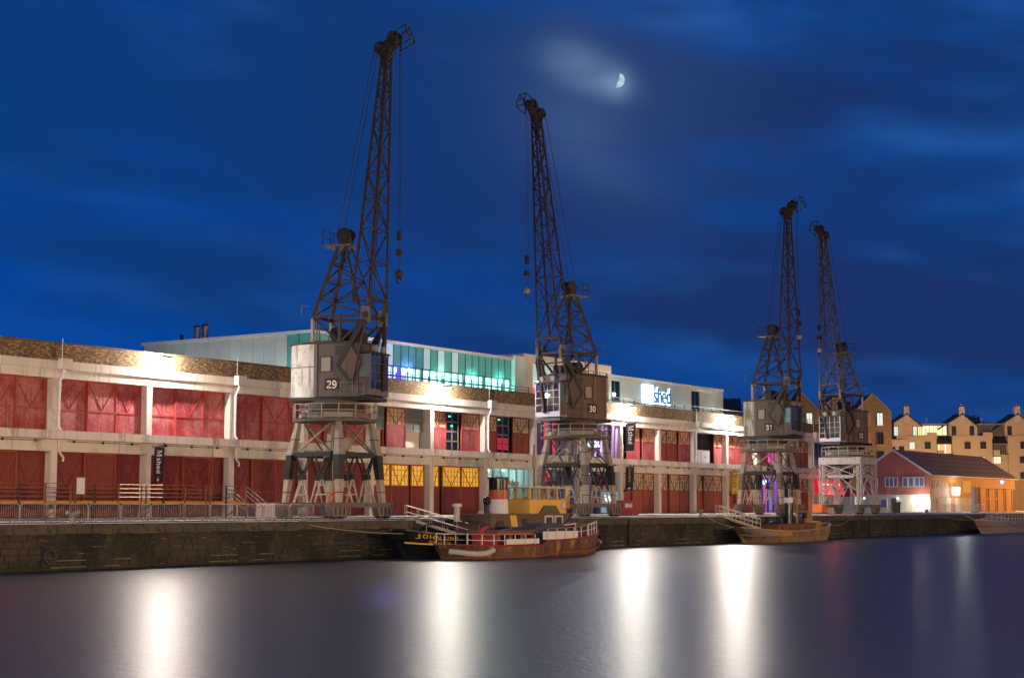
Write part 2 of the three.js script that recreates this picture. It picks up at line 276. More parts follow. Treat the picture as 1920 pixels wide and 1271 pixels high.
for (let k = K0; k <= K1; k++) {
  const x = COL(k);
  P(shed, 'column', boxG(x - 0.27, x + 0.27, 0.18, 4.55, -1.2, -0.02), MT.white);
  P(shed, 'column', boxG(x - 0.25, x + 0.25, 5.9, 9.35, -1.2, -0.02), MT.white);
  if ([-2, 0, 2, 4, 6, 11, 13, 15].includes(k)) {     // rainwater pipes on every second column
    const px = x + 0.36;
    const pipe = P(shed, 'downpipe', tubeG([[px, 9.95, 0.28], [px, 9.8, 0.28], [px - 0.02, 9.55, 0.2], [px - 0.12, 9.2, 0.08], [px - 0.14, 8.6, 0.07], [px - 0.14, 6.3, 0.07], [px - 0.14, 6.1, 0.1], [px - 0.05, 5.93, 0.22]], 0.09, 30, 8), MT.pipe);
    P(pipe, 'spout', tubeG([[px - 0.1, 5.35, 0.12], [px - 0.1, 4.9, 0.1], [px + 0.02, 4.45, 0.1], [px + 0.3, 4.15, 0.1], [px + 0.3, 3.9, 0.06]], 0.075, 16, 8), MT.pipe);
    P(pipe, 'hopper', boxG(px - 0.42, px + 0.42, 9.92, 10.62, 0.17, 0.62), MT.white);
    P(pipe, 'rod', beamG([px, 10.62, 0.06], [px, 12.0, 0.06], 0.035), MT.pipe);
  }
}
// a sliding door leaf: panel with rails and V braces; the glazed kind has wired glass above
const RZ = -0.2;   // how far the door tracks lie behind the frame
function leaf(x0, x1, y0, y1, zTrack, kind, panelMat, barMat, glassMat) {
  const z = zTrack + RZ;
  const w = x1 - x0, ym = y0 + (y1 - y0) * (kind === 'glazed' ? 0.57 : 0.42), yt = y1 - 0.05;
  const door = P(shed, 'sliding_door', boxG(x0, x1, y0, kind === 'glazed' ? ym : y1, z - 0.05, z, (x, y, q) => [x, y, q]), panelMat);
  if (kind === 'glazed') {
    P(door, glassMat === MT.yellowGlass ? 'lit_window' : 'window_glass', boxG(x0 + 0.05, x1 - 0.05, ym + 0.002, yt, z - 0.045, z - 0.03), glassMat);
    const bars = []; const nx = Math.max(3, Math.round(w / 0.5)), ny = 4;
    for (let i = 1; i < nx; i++) bars.push(boxG(x0 + w * i / nx - 0.015, x0 + w * i / nx + 0.015, ym, yt, z - 0.03, z));
    for (let j = 1; j < ny; j++) bars.push(boxG(x0, x1, ym + (yt - ym) * j / ny - 0.015, ym + (yt - ym) * j / ny + 0.015, z - 0.03, z - 0.004));
    P(door, 'glazing_bars', merge(bars), barMat);
  }
  const zz = z + 0.025;
  P(door, 'mid_rail', boxG(x0 + 0.09, x1 - 0.09, ym - 0.05, ym + 0.05, z + 0.002, z + 0.045), barMat);
  P(door, 'top_rail', boxG(x0 + 0.09, x1 - 0.09, y1 - 0.11, y1 - 0.01, z + 0.002, z + 0.045), barMat);
  for (const x of [x0, x1 - 0.09]) P(door, 'stile', boxG(x, x + 0.09, y0, y1 - 0.01, z + 0.002, z + 0.055), barMat);
  const n = w > 3.2 ? 2 : 1;
  for (let i = 0; i < n; i++) {
    const a = x0 + 0.1 + (w - 0.2) * i / n, b = x0 + 0.1 + (w - 0.2) * (i + 1) / n, c = (a + b) / 2;
    P(door, 'brace', beamG([a, y1 - 0.14, zz], [c, ym + 0.06, zz], 0.04, 0.055), barMat); P(door, 'brace', beamG([c, ym + 0.06, zz], [b, y1 - 0.14, zz], 0.04, 0.055), barMat);
    if (n === 2 && i) P(door, 'stile', boxG(a - 0.04, a + 0.04, y0, y1 - 0.12, z + 0.004, z + 0.05), barMat);
  }
  return door;
}
function darkWindow(x0, x1, y0, y1, zTrack, glass, rows, cols) {
  const z = zTrack + RZ;
  const w = P(shed, 'window', boxG(x0, x1, y0, y1, z - 0.06, z - 0.03), MT.dark);
  for (let i = 0; i < cols; i++) for (let j = 0; j < rows; j++) P(w, 'pane', boxG(x0 + (x1 - x0) * i / cols + 0.06, x0 + (x1 - x0) * (i + 1) / cols - 0.06, y0 + (y1 - y0) * j / rows + 0.07, y0 + (y1 - y0) * (j + 1) / rows - 0.07, z - 0.028, z - 0.015), glass);
  const fr = []; for (let i = 0; i <= cols; i++) { const x = x0 + (x1 - x0) * i / cols; fr.push(boxG(x - 0.06, x + 0.06, y0, y1, z - 0.025, z + 0.03)); } for (let j = 0; j <= rows; j++) { const y = y0 + (y1 - y0) * j / rows; fr.push(boxG(x0, x1, y - 0.07, y + 0.07, z - 0.025, z + 0.034)); }
  P(w, 'window_frame', merge(fr), M(0.16, 0.13, 0.10)); return w;
}
const bayX = (k, f) => COL(k) + 0.27 + (BAY - 0.54) * f;
const UP0 = 5.902, UP1 = 9.348, LO0 = 0.3, LO1 = 4.548;
// behind every bay a dark interior wall, left out where a lit room opens
for (let k = K0; k < K1; k++) {
  if (![7, 8, 15].includes(k)) P(shed, 'inner_wall', boxG(COL(k) + 0.28, COL(k + 1) - 0.28, UP0, UP1, -1.5, -1.35), MT.dark);
  if (![6, 7, 8, 13, 15].includes(k)) P(shed, 'inner_wall', boxG(COL(k) + 0.28, COL(k + 1) - 0.28, 0.1, LO1, -1.5, -1.35), MT.dark);
}
// bays with full red doors on both floors, leaves on two tracks
const splits = { '-3': [0.33, 0.68], '-2': [0.4, 0.72], '-1': [0.3, 0.66], 0: [0.36, 0.69], 1: [0.34, 0.7], 2: [0.44, 0.83], 3: [0.3, 0.65] };
for (let k = K0; k <= 3; k++) {
  const [a, b] = splits[k], e = [[0, a], [a, b], [b, 1]];
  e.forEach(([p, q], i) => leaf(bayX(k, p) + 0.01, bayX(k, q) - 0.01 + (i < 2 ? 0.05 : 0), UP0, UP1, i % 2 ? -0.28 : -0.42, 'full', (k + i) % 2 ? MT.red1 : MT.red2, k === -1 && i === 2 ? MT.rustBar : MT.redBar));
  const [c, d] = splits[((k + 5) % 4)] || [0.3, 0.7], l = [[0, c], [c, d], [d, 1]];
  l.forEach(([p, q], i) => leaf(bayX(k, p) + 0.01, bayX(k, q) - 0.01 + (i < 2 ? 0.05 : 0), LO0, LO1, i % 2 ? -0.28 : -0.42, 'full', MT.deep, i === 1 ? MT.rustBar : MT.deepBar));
}
// upper floor, mixed bays right of the first crane
const gz = (k, p, q, z = -0.36, pm = MT.red1, bm = MT.redBar) => leaf(bayX(k, p), bayX(k, q), UP0, UP1, z, 'glazed', pm, bm, MT.creamGlass);
function windowOverPanel(k, p, q, glass, pm) { const y = UP0 + 1.55; P(shed, 'infill_panel', boxG(bayX(k, p), bayX(k, q), UP0, y, -1.0, -0.94), pm); darkWindow(bayX(k, p), bayX(k, q), y, UP1, -0.42, glass, 2, 2); }
windowOverPanel(4, 0, 0.25, MT.greyGlass, MT.cream); gz(4, 0.29, 0.63); windowOverPanel(4, 0.64, 0.95, MT.greyGlass, MT.panelWhite);
P(shed, 'door_post', boxG(bayX(4, 0.265), bayX(4, 0.285), UP0, UP1, -0.95, -0.75), MT.redBar);
gz(5, 0, 0.31, -0.3); darkWindow(bayX(5, 0.33), bayX(5, 0.58), UP0, UP1, -0.45, MT.darkGlass, 4, 2); gz(5, 0.62, 0.99);
gz(6, 0.02, 0.29, -0.36, MT.redbrown, MT.deepBar); darkWindow(bayX(6, 0.3), bayX(6, 0.56), UP0, UP1, -0.48, MT.darkGlass, 4, 2); gz(6, 0.62, 0.99, -0.36, MT.redbrown, MT.deepBar);
{ // small green exit lamps seen in the dark windows
  for (const [k, f, y] of [[5, 0.385, 8.9], [5, 0.43, 8.05], [6, 0.33, 8.95]]) { const s = P(shed, 'exit_sign_light', boxG(bayX(k, f), bayX(k, f) + 0.3, y, y + 0.14, -0.65, -0.62), lit(0.05, 1, 0.45, 2.2)); s.userData.label = 'small green exit light behind the window'; }
  P(shed, 'red_window_display', boxG(bayX(6, 0.31), bayX(6, 0.55), UP0 + 0.35, UP0 + 1.45, -0.69, -0.68), lit(0.9, 0.03, 0.09, 0.35));
}
P(shed, 'infill_panel', boxG(bayX(9, 0), bayX(9, 0.2), UP0, UP0 + 1.6, -0.9, -0.84), MT.red1); gz(9, 0.22, 0.58, -0.36); gz(9, 0.64, 0.98, -0.3);
gz(10, 0, 0.3, -0.42, MT.redbrown, MT.deepBar); gz(10, 0.3, 0.62, -0.42, MT.redbrown, MT.deepBar); gz(10, 0.64, 0.99, -0.28);
gz(11, 0.7, 0.97, -0.3); gz(12, 0.02, 0.5, -0.32); gz(12, 0.5, 0.98, -0.4);
for (let i = 0; i < 2; i++) { const cab = P(shed, 'cabinet', boxG(bayX(11, 0.05 + i * 0.29), bayX(11, 0.32 + i * 0.29), UP0, UP0 + 1.45, -1.2, -0.7), M(0.34, 0.33, 0.34)); P(cab, 'handle', boxG(bayX(11, 0.15 + i * 0.29), bayX(11, 0.2 + i * 0.29), UP0 + 0.7, UP0 + 0.78, -0.698, -0.67), MT.dark); P(cab, 'cabinet_lid', boxG(bayX(11, 0.04 + i * 0.29), bayX(11, 0.33 + i * 0.29), UP0 + 1.452, UP0 + 1.52, -1.22, -0.67), M(0.42, 0.41, 0.42)); }
gz(13, 0, 0.5, -0.36, MT.redbrown, MT.deepBar); gz(13, 0.5, 1, -0.3, MT.redbrown, MT.deepBar); gz(14, 0, 0.45, -0.36, MT.redbrown, MT.deepBar); gz(14, 0.45, 0.97, -0.3, MT.redbrown, MT.deepBar);
darkWindow(bayX(15, 0), bayX(15, 1), UP0, UP1, -0.4, MT.blueGlass, 1, 5);
// lower floor
const lz = (k, p, q, z, pm, bm, gm) => leaf(bayX(k, p), bayX(k, q), LO0, LO1, z, 'glazed', pm, bm, gm);
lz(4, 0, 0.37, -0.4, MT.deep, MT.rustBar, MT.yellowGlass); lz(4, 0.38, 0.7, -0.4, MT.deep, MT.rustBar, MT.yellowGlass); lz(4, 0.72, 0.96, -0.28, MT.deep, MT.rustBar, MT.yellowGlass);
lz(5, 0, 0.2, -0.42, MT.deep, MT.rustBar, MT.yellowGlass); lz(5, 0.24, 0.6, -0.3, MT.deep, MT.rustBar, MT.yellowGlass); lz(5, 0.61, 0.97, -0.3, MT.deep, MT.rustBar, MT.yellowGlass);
for (const k of [9, 10, 11, 12]) for (let i = 0; i < 3; i++) lz(k, [0, 0.34, 0.67][i], [0.33, 0.66, 0.98][i], i % 2 ? -0.3 : -0.42, MT.redbrown, MT.deepBar, MT.creamGlass);
lz(14, 0, 0.5, -0.36, MT.redbrown, MT.deepBar, MT.creamGlass); lz(14, 0.5, 0.98, -0.3, MT.redbrown, MT.deepBar, MT.creamGlass);
// lit rooms behind glass
function room(k, y0, y1, depth, wallMat, lampColor, I, name, lampY = y1 - 0.35) {
  const x0 = COL(k) + 0.28, x1 = COL(k + 1) - 0.28, z0 = -0.75 - depth;
  P(shed, 'room_wall', merge([boxG(x0, x1, y0, y1, z0 - 0.1, z0), boxG(x0 - 0.02, x0 + 0.08, y0, y1, z0, -0.66), boxG(x1 - 0.08, x1 + 0.02, y0, y1, z0, -0.66), boxG(x0, x1, y0 - 0.08, y0, z0, -0.66), boxG(x0, x1, y1 - 0.06, y1, z0, -0.66)]), wallMat);
  for (let i = 0; i < 3; i++) { const x = x0 + (x1 - x0) * (0.2 + 0.3 * i), z = z0 + depth * 0.55; P(shed, 'ceiling_lamp', cylG([x, y1 - 0.2, z], [x, y1 - 0.08, z], 0.14, 0.1, 12), new THREE.MeshStandardMaterial({ color: C(0.8, 0.8, 0.8), emissive: lampColor, emissiveIntensity: 4 })); glow(shed, x, lampY, z, lampColor, I, 5); }
}
room(6, 0.3, LO1, 4, M(0.55, 0.66, 0.64), C(0.75, 1, 0.95), 5.5, 'shop');
for (let i = 0; i < 6; i++) { const a = bayX(6, i / 6), b = bayX(6, (i + 1) / 6); P(shed, 'shop_window', boxG(a + 0.04, b - 0.04, 0.35, LO1 - 0.05, -0.36, -0.345), MT.pane); P(shed, 'window_mullion', boxG(a - 0.04, a + 0.04, 0.3, LO1, -0.4, -0.3), M(0.25, 0.3, 0.3)); }
for (let i = 0; i < 5; i++) { const s = P(shed, 'display_shelf', boxG(bayX(6, 0.05 + i * 0.19), bayX(6, 0.19 + i * 0.19), 0.3, 1.3 + 0.6 * hash(i, 3), -3.4, -3.0), M(0.4, 0.42, 0.4)); for (let j = 0; j < 4; j++) P(s, 'goods', boxG(bayX(6, 0.06 + i * 0.19 + j * 0.03), bayX(6, 0.08 + i * 0.19 + j * 0.03), 1.4 + 0.5 * hash(i, 3), 1.8 + 0.6 * hash(i, j, 4), -3.35, -3.1), M(0.3 + 0.5 * hash(i, j), 0.1 + 0.4 * hash(i, j, 3), 0.1 + 0.3 * hash(j, i))); }
// entrance over two bays: dark frame, tall glass, red hangings, lilac fins, blue-lit porch wall
for (const k of [7, 8]) {
  room(k, 0.25, LO1, 5, M(0.22, 0.20, 0.24), C(0.85, 0.75, 1), 2.2, 'lobby'); room(k, UP0, UP1, 5, M(0.30, 0.20, 0.28), C(0.9, 0.65, 0.9), 2.4, 'lobby');
  for (let i = 0; i < 5; i++) { const a = bayX(k, i / 5), b = bayX(k, (i + 1) / 5);
    for (const [y0, y1] of [[0.3, 2.4], [2.5, LO1 - 0.02], [UP0, 7.6], [7.7, UP1 - 0.02]]) P(shed, 'entrance_window', boxG(a + 0.05, b - 0.05, y0, y1, -0.36, -0.345), MT.pane);
    P(shed, 'window_mullion', boxG(a - 0.05, a + 0.05, 0.3, LO1, -0.42, -0.28), MT.nearBlack); P(shed, 'window_mullion', boxG(a - 0.05, a + 0.05, UP0, UP1, -0.42, -0.28), MT.nearBlack); }
}
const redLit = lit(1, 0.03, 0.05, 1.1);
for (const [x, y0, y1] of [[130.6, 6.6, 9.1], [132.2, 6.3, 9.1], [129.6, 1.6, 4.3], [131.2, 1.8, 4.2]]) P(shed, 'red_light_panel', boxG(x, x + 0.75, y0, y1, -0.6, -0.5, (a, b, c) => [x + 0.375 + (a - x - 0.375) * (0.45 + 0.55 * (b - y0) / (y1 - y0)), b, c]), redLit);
for (const [x, y0, y1] of [[140.6, 2.6, 4.3], [142.7, 2.7, 4.2]]) P(shed, 'red_panel', boxG(x, x + 0.95, y0, y1, -0.7, -0.6), M(0.3, 0.015, 0.02));
for (let i = 0; i < 5; i++) { const x = 139.6 + i * 1.05; P(shed, 'lilac_fin', boxG(x, x + 0.5, UP0 + 0.05, UP1, -0.25, -0.14, (a, b, c) => [a + (b - UP0) * 0.07, b, c + (i % 2) * 0.2]), M(0.30, 0.20, 0.46)); }
P(shed, 'glowing_porch_wall', boxG(141.2, 144.6, 0.35, 2.5, -0.3, -0.22), lit(0.28, 0.55, 0.72, 0.42));  // blue light on the porch wall is put in as emission
{ const l = P(shed, 'entrance_lamp', boxG(139.6, 140.25, 7.0, 7.55, 0.0, 0.12), lit(0.75, 0.9, 1, 5)); l.userData.label = 'square bluish white lamp over the entrance'; glow(shed, 139.9, 7.25, 0.4, C(0.7, 0.82, 1), 14, 6); }
P(shed, 'entrance_lamp', cylG([133.6, 1.5, -0.15], [133.6, 1.75, -0.15], 0.14, 0.14, 10), lit(0.2, 0.2, 1, 4));
// magenta room beside the third crane, red cafe front at the far end
room(13, 0.25, LO1, 4, M(0.45, 0.30, 0.5), C(0.85, 0.3, 1), 10, 'room');
for (let i = 0; i < 5; i++) { const a = bayX(13, i / 5), b = bayX(13, (i + 1) / 5); P(shed, 'room_window', boxG(a + 0.05, b - 0.05, 0.35, LO1, -0.36, -0.345), MT.pane); P(shed, 'window_mullion', boxG(a - 0.04, a + 0.04, 0.3, LO1, -0.42, -0.28), MT.nearBlack); P(shed, 'coloured_light_panel', boxG(a + 0.3, a + 0.85, 0.6, LO1 - 0.2, -1.7, -1.62), [lit(0.85, 0.12, 0.75, 0.8), lit(0.15, 0.2, 0.9, 0.9), lit(0.8, 0.15, 0.8, 0.7), lit(0.9, 0.1, 0.4, 0.8), lit(0.3, 0.35, 1, 0.7)][i]); }
{ const b = P(shed, 'blue_screen', boxG(180.2, 181.1, 3.7, 4.2, -0.3, -0.25), lit(0.4, 0.75, 1, 3)); b.userData.label = 'small bright blue screen'; }
for (const [x, y0, y1] of [[181.6, 6.4, 8.4], [182.6, 6.2, 9.0], [183.7, 6.5, 8.2]]) P(shed, 'magenta_light_panel', boxG(x, x + 0.6, y0, y1, -0.24, -0.2), lit(0.9, 0.06, 0.5, 0.7));
room(15, 0.25, LO1, 3.5, M(0.5, 0.45, 0.4), C(1, 0.8, 0.55), 3, 'cafe');
P(shed, 'glowing_red_canopy', boxG(COL(15) + 0.3, COL(16) + 0.3, 2.6, 4.5, 0.05, 0.9, (x, y, z) => [x, y, z > 0.5 ? 0.35 + (4.5 - y) * 0.28 : z]), lit(1, 0.012, 0.035, 0.55));  // awning glows by itself, standing in for red light falling on it
for (let i = 0; i < 6; i++) { P(shed, 'canopy_lamp', cylG([COL(15) + 0.9 + i * 1.3, 3.85, 0.62], [COL(15) + 0.9 + i * 1.3, 3.97, 0.62], 0.1, 0.1, 8), lit(1, 0.5, 0.5, 6)); }
for (const x of [COL(15) + 2, COL(15) + 6]) glow(shed, x, 3.2, 1.6, C(1, 0.05, 0.08), 12, 8);
for (let i = 0; i < 4; i++) { const a = bayX(15, i / 4), b = bayX(15, (i + 1) / 4); P(shed, 'cafe_window', boxG(a + 0.05, b - 0.05, 0.35, LO1, -0.3, -0.285), MT.pane); P(shed, 'window_mullion', boxG(a - 0.05, a + 0.05, 0.3, LO1, -0.36, -0.24), M(0.5, 0.48, 0.45)); }
// thin conduit under the ledge
for (let k = K0; k < K1; k++) P(shed, 'conduit', merge([beamG([COL(k) + 0.9, 5.22, 0.1], [COL(k) + 7.2, 5.22, 0.1], 0.035), ...[1.5, 4, 6.6].map(d => boxG(COL(k) + d, COL(k) + d + 0.1, 5.14, 5.3, 0.022, 0.16))]), MT.nearBlack);
rebase(shed, 120, 0.2, -12);

// ---------------------------------------------------------------- glass and panel gallery on the roof
{
  const pv = T('rooftop_gallery', 'teal glass and pale panel gallery storey standing on the shed roof', 'building');
  const zf = -4, xc = 100.4, yb = 10.47;
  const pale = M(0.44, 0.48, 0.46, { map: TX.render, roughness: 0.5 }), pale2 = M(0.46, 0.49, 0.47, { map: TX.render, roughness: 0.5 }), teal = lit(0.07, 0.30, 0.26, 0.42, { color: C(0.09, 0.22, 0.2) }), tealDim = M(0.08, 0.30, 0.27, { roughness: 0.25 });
  const creamW = M(0.55, 0.47, 0.38, { map: TX.render }), roofM = M(0.55, 0.54, 0.5), frame = M(0.03, 0.09, 0.085, { roughness: 0.4 });
  P(pv, 'core', boxG(xc + 0.15, 177, yb, 15.2, -23.6, zf - 0.36), MT.dark);
  for (let i = 0; i < 13; i++) P(pv, 'cladding_panel', boxG(xc, xc + 0.1, yb, 15.3, zf - 2.6 - (i + 1) * 1.31 + 0.02, zf - 2.6 - i * 1.31 - 0.02), i % 2 ? pale : pale2);
  for (let i = 0; i < 2; i++) P(pv, 'corner_window', boxG(xc, xc + 0.1, yb, 15.3, zf - (i + 1) * 1.3 + 0.05, zf - i * 1.3 - 0.05), tealDim);
  P(pv, 'roof_edge', boxG(xc - 0.25, 130.4, 15.3, 15.55, -23.8, zf + 0.3), roofM);
  const L1 = [[100.45, 'g']]; const n = 27, st = (130.2 - xc) / n;
  const bluish = lit(0.22, 0.26, 1, 5.5), violet = lit(0.16, 0.14, 0.95, 3.5), whiteT = lit(0.36, 1, 0.88, 3.6), whiteS = lit(0.62, 0.80, 0.76, 0.55), blueSpill = lit(0.06, 0.05, 0.85, 1.6);
  const tall = new Set([9, 14, 16, 18]);
  for (let i = 0; i < n; i++) {
    const a = xc + 0.05 + i * st, b = a + st - 0.07;
    P(pv, 'upper_window', boxG(a, b, 13.42, 15.28, zf - 0.1, zf), tall.has(i) ? whiteS : teal);
    P(pv, 'mullion', boxG(b, b + 0.07, yb, 15.29, zf - 0.12, zf + 0.05), frame);
    if (i === 8) { P(pv, 'lower_window', boxG(a, b, yb, 13.3, zf - 0.1, zf), MT.darkGlass); continue; }
    const bl = i < 12, sill = i % 3 === 0 ? 11.9 : yb + 0.25;
    if (i < 4) { P(pv, 'lower_window', boxG(a, b, yb, 13.3, zf - 0.1, zf), tealDim); continue; }
    P(pv, 'lit_window', boxG(a + 0.08, b - 0.08, yb + 0.2, 12.45, zf - 0.3, zf - 0.2), bl ? (i % 4 === 3 ? violet : bluish) : whiteT);
    P(pv, 'lit_window', boxG(a + 0.08, b - 0.08, 12.62, 13.3, zf - 0.3, zf - 0.2), bl ? bluish : whiteT);
    P(pv, 'window_transom', boxG(a, b, 12.46, 12.6, zf - 0.3, zf - 0.02), bl && i < 9 ? blueSpill : frame);
    if (i % 3 === 1) P(pv, 'window_reveal', boxG(b - 0.3, b, yb, 13.38, zf - 0.19, zf - 0.03), bl ? blueSpill : teal);  // blue and teal light put into transoms and reveals as their own glow
  }
  P(pv, 'window_head', boxG(xc, 130.2, 13.3, 13.42, zf - 0.12, zf + 0.03), frame);
  P(pv, 'fin_wall', boxG(130.25, 132, yb, 15.75, -8, zf + 0.5), M(0.5, 0.62, 0.58, { map: TX.render }));
  P(pv, 'tower_wall', merge([boxG(132.002, 133.6, yb, 16.1, -12, zf + 0.4), boxG(133.6, 149.2, 15.3, 16.1, -12, zf + 0.4), boxG(140, 144.6, yb, 15.3, -12, zf + 0.4), boxG(148.6, 149.2, yb, 15.3, -12, zf + 0.4)]), creamW);
  const redW = lit(1, 0.10, 0.14, 0.75), curtain = lit(0.85, 0.78, 0.72, 0.4);
  for (let i = 0; i < 5; i++) { const a = 133.65 + i * 1.27; P(pv, 'tower_window', boxG(a, a + 1.2, 13.0, 15.25, zf, zf + 0.1), i === 1 ? tealDim : whiteS); P(pv, 'lit_window', boxG(a, a + 1.2, yb, 12.8, zf, zf + 0.1), i === 1 ? whiteS : redW); P(pv, 'mullion', boxG(a + 1.2, a + 1.27, yb, 15.3, zf - 0.05, zf + 0.16), frame); }
  P(pv, 'red_light_strip', boxG(133.7, 139.8, 12.82, 12.98, zf + 0.02, zf + 0.14), lit(1, 0.12, 0.08, 3));
  for (let i = 0; i < 3; i++) { const a = 144.65 + i * 1.32; P(pv, 'curtained_window', boxG(a, a + 1.25, 13.2, 15.25, zf, zf + 0.1), curtain); P(pv, 'mullion', boxG(a + 1.25, a + 1.32, 13.2, 15.28, zf, zf + 0.16), MT.nearBlack); }
  P(pv, 'tower_apron', boxG(144.6, 148.6, yb, 13.15, zf, zf + 0.3), creamW);
  const wallP = M(0.47, 0.50, 0.46, { map: TX.render, roughness: 0.6 }), wallQ = M(0.44, 0.485, 0.45, { map: TX.render, roughness: 0.6 });
  const gaps = [[149.7, 151.8], [168.7, 170.8]];
  let x = 149.21, w = 0; const cuts = [149.7, 151.8, 154.2, 156.6, 159, 161.4, 163.9, 166.3, 168.7, 170.8, 173, 175, 177];
  for (const c of cuts) { if (gaps.some(g => Math.abs(g[0] - x) < 0.02)) { const g0 = x; for (let i = 0; i < 2; i++) { const a = g0 + i * 1.05; P(pv, 'tall_window', boxG(a + 0.06, a + 0.99, yb + (g0 < 160 && i >= 0 ? 2.3 : 0.2), 14.6, zf - 0.2, zf - 0.1), MT.darkGlass); if (g0 < 160) P(pv, 'glazed_door', boxG(a + 0.1, a + 0.95, yb, 12.6, zf - 0.2, zf - 0.1), MT.greyGlass); P(pv, 'mullion', boxG(a + 0.99, a + 1.05, yb, 14.6, zf - 0.2, zf - 0.02), frame); } P(pv, 'cladding_panel', boxG(x, c, 14.62, 15.05, zf - 0.1, zf), wallP); } else P(pv, 'cladding_panel', boxG(x, c - 0.015, yb, 15.05, zf - 0.1, zf), w++ % 2 ? wallP : wallQ); x = c; }
  P(pv, 'roof_edge', boxG(149.25, 177.1, 15.06, 15.25, -23.6, zf + 0.12), roofM);
  P(pv, 'end_cladding', boxG(177.003, 177.1, yb, 15.05, -23.6, zf), wallP);
  for (const [x, c, I] of [[106.4, C(0.10, 0.12, 1), 55], [109.4, C(0.10, 0.12, 1), 55], [113.6, C(0.3, 0.3, 1), 18], [118.6, C(0.3, 1, 0.86), 12], [123.6, C(0.3, 1, 0.86), 13], [128.2, C(0.3, 1, 0.86), 13]]) { P(pv, 'added_colour_lamp', boxG(x - 0.18, x + 0.18, 13.0, 13.25, zf + 0.06, zf + 0.2), new THREE.MeshStandardMaterial({ color: c, emissive: c, emissiveIntensity: 5 })); glow(pv, x, 13.1, zf + 0.45, c, I, 7); }  // added lamps, put here to colour the streaks on the water
  { const l = P(pv, 'wall_lamp', boxG(149.3, 149.75, 12.9, 13.2, zf + 0.45, zf + 0.6), lit(0.6, 1, 0.95, 6)); glow(pv, 149.9, 13.0, zf + 1.0, C(0.65, 1, 0.93), 10, 5); P(pv, 'wall_lamp', boxG(134.2, 134.7, 13.3, 13.5, zf + 0.45, zf + 0.6), lit(0.6, 1, 0.95, 6)); P(pv, 'wall_lamp', boxG(134.4, 135.1, 11.9, 12.2, zf + 0.45, zf + 0.6), lit(0.75, 1, 0.95, 6)); }
  rebase(pv, 138, yb, -12);
  for (const [fx, h, nm] of [[95.5, 15.9, 'shorter'], [96.3, 16.1, 'taller']]) { const f = T('roof_flue', `${nm} of the two round metal flues rising behind the gallery`, 'flue', fx + 6.6, yb, fx < 96 ? -18.8 : -18.6); P(f, 'pipe', cylG([0, 0, 0], [0, h - yb + 0.9, 0], 0.3, 0.3, 16), MT.galv); P(f, 'cowl', cylG([0, h - yb + 0.91, 0], [0, h - yb + 1.1, 0], 0.34, 0.26, 16), MT.nearBlack); }
  { const f = T('roof_vent', 'small dark roof vent left of the two flues', 'vent', 102.0, yb, -20.6); P(f, 'pipe', cylG([0, 0, 0], [0, 5.6, 0], 0.14, 0.14, 10), MT.nearBlack); P(f, 'cowl', cylG([0, 5.6, 0], [0, 5.85, 0], 0.2, 0.12, 10), MT.nearBlack); }
}
{ // safety rail along the parapet
  const r = T('roof_railing', 'low dark safety railing along the brick parapet of the shed', 'railing');
  for (let x = 103; x < 200; x += 2.3) P(r, 'post', boxG(x, x + 0.07, 10.46, 12.32, -0.72, -0.65), MT.nearBlack);
  for (const y of [11.98, 12.3]) P(r, 'rail', boxG(102.8, 200, y, y + 0.06, -0.64, -0.58), MT.galv);
  rebase(r, 150, 10.46, -0.65);
}
// low lamps on the roof that wash the gallery walls, hidden from the quay by the parapet
[[97.6, -6, 'nearest the corner of the pale end wall', 34], [97.6, -12, 'halfway along the pale end wall', 28], [97.6, -18, 'far back along the pale end wall', 24], [153, -2.2, 'left of the rooftop sign', 20], [165.5, -2.2, 'right of the rooftop sign', 20], [174, -2.2, 'at the far end of the pale roof wall', 18], [136, -2.0, 'below the rooftop tower', 16]].forEach(([x, z, where, I]) => {
  const u = T('roof_washlight', `low wash light on the shed roof ${where}`, 'lamp', x, 10.46, z, 0, 'wash lights on the roof');
  P(u, 'base', boxG(-0.15, 0.15, 0, 0.2, -0.15, 0.15), MT.nearBlack); P(u, 'lamp_lens', boxG(-0.12, 0.12, 0.22, 0.32, -0.12, 0.12), lit(0.85, 1, 0.93, 6)); glow(u, 0, 0.45, 0, C(0.88, 1, 0.95), I, 8);
});
// backlit letters
const font = await new FontLoader().loadAsync('fonts/droid/droid_sans_bold.typeface.json');
function letters(parent, text, x, y, z, size, front, halo, squash = 1, gap = 0.06) {
  for (const ch of text) {
    const g = new TextGeometry(ch, { font, size, depth: 0.08, curveSegments: 5, bevelEnabled: false }); g.computeBoundingBox(); const bb = g.boundingBox, w = bb.max.x - bb.min.x, left = bb.min.x;
    g.translate(-left, 0, 0); g.scale(squash, 1, 1); g.translate(x, y, z + 0.12); const l = P(parent, 'letter', g, front);
    if (halo) { const h = merge(Array.from({ length: 10 }, (_, i) => new TextGeometry(ch, { font, size, depth: 0.02, curveSegments: 4, bevelEnabled: false }).translate(-left, 0, 0).scale(squash, 1, 1).translate(x + 0.11 * Math.cos(i * 0.6283), y + 0.11 * Math.sin(i * 0.6283), z + 0.02 + i * 0.004))); P(l, 'sign_light', h, halo); }
    x += w * squash + gap;
  }
}
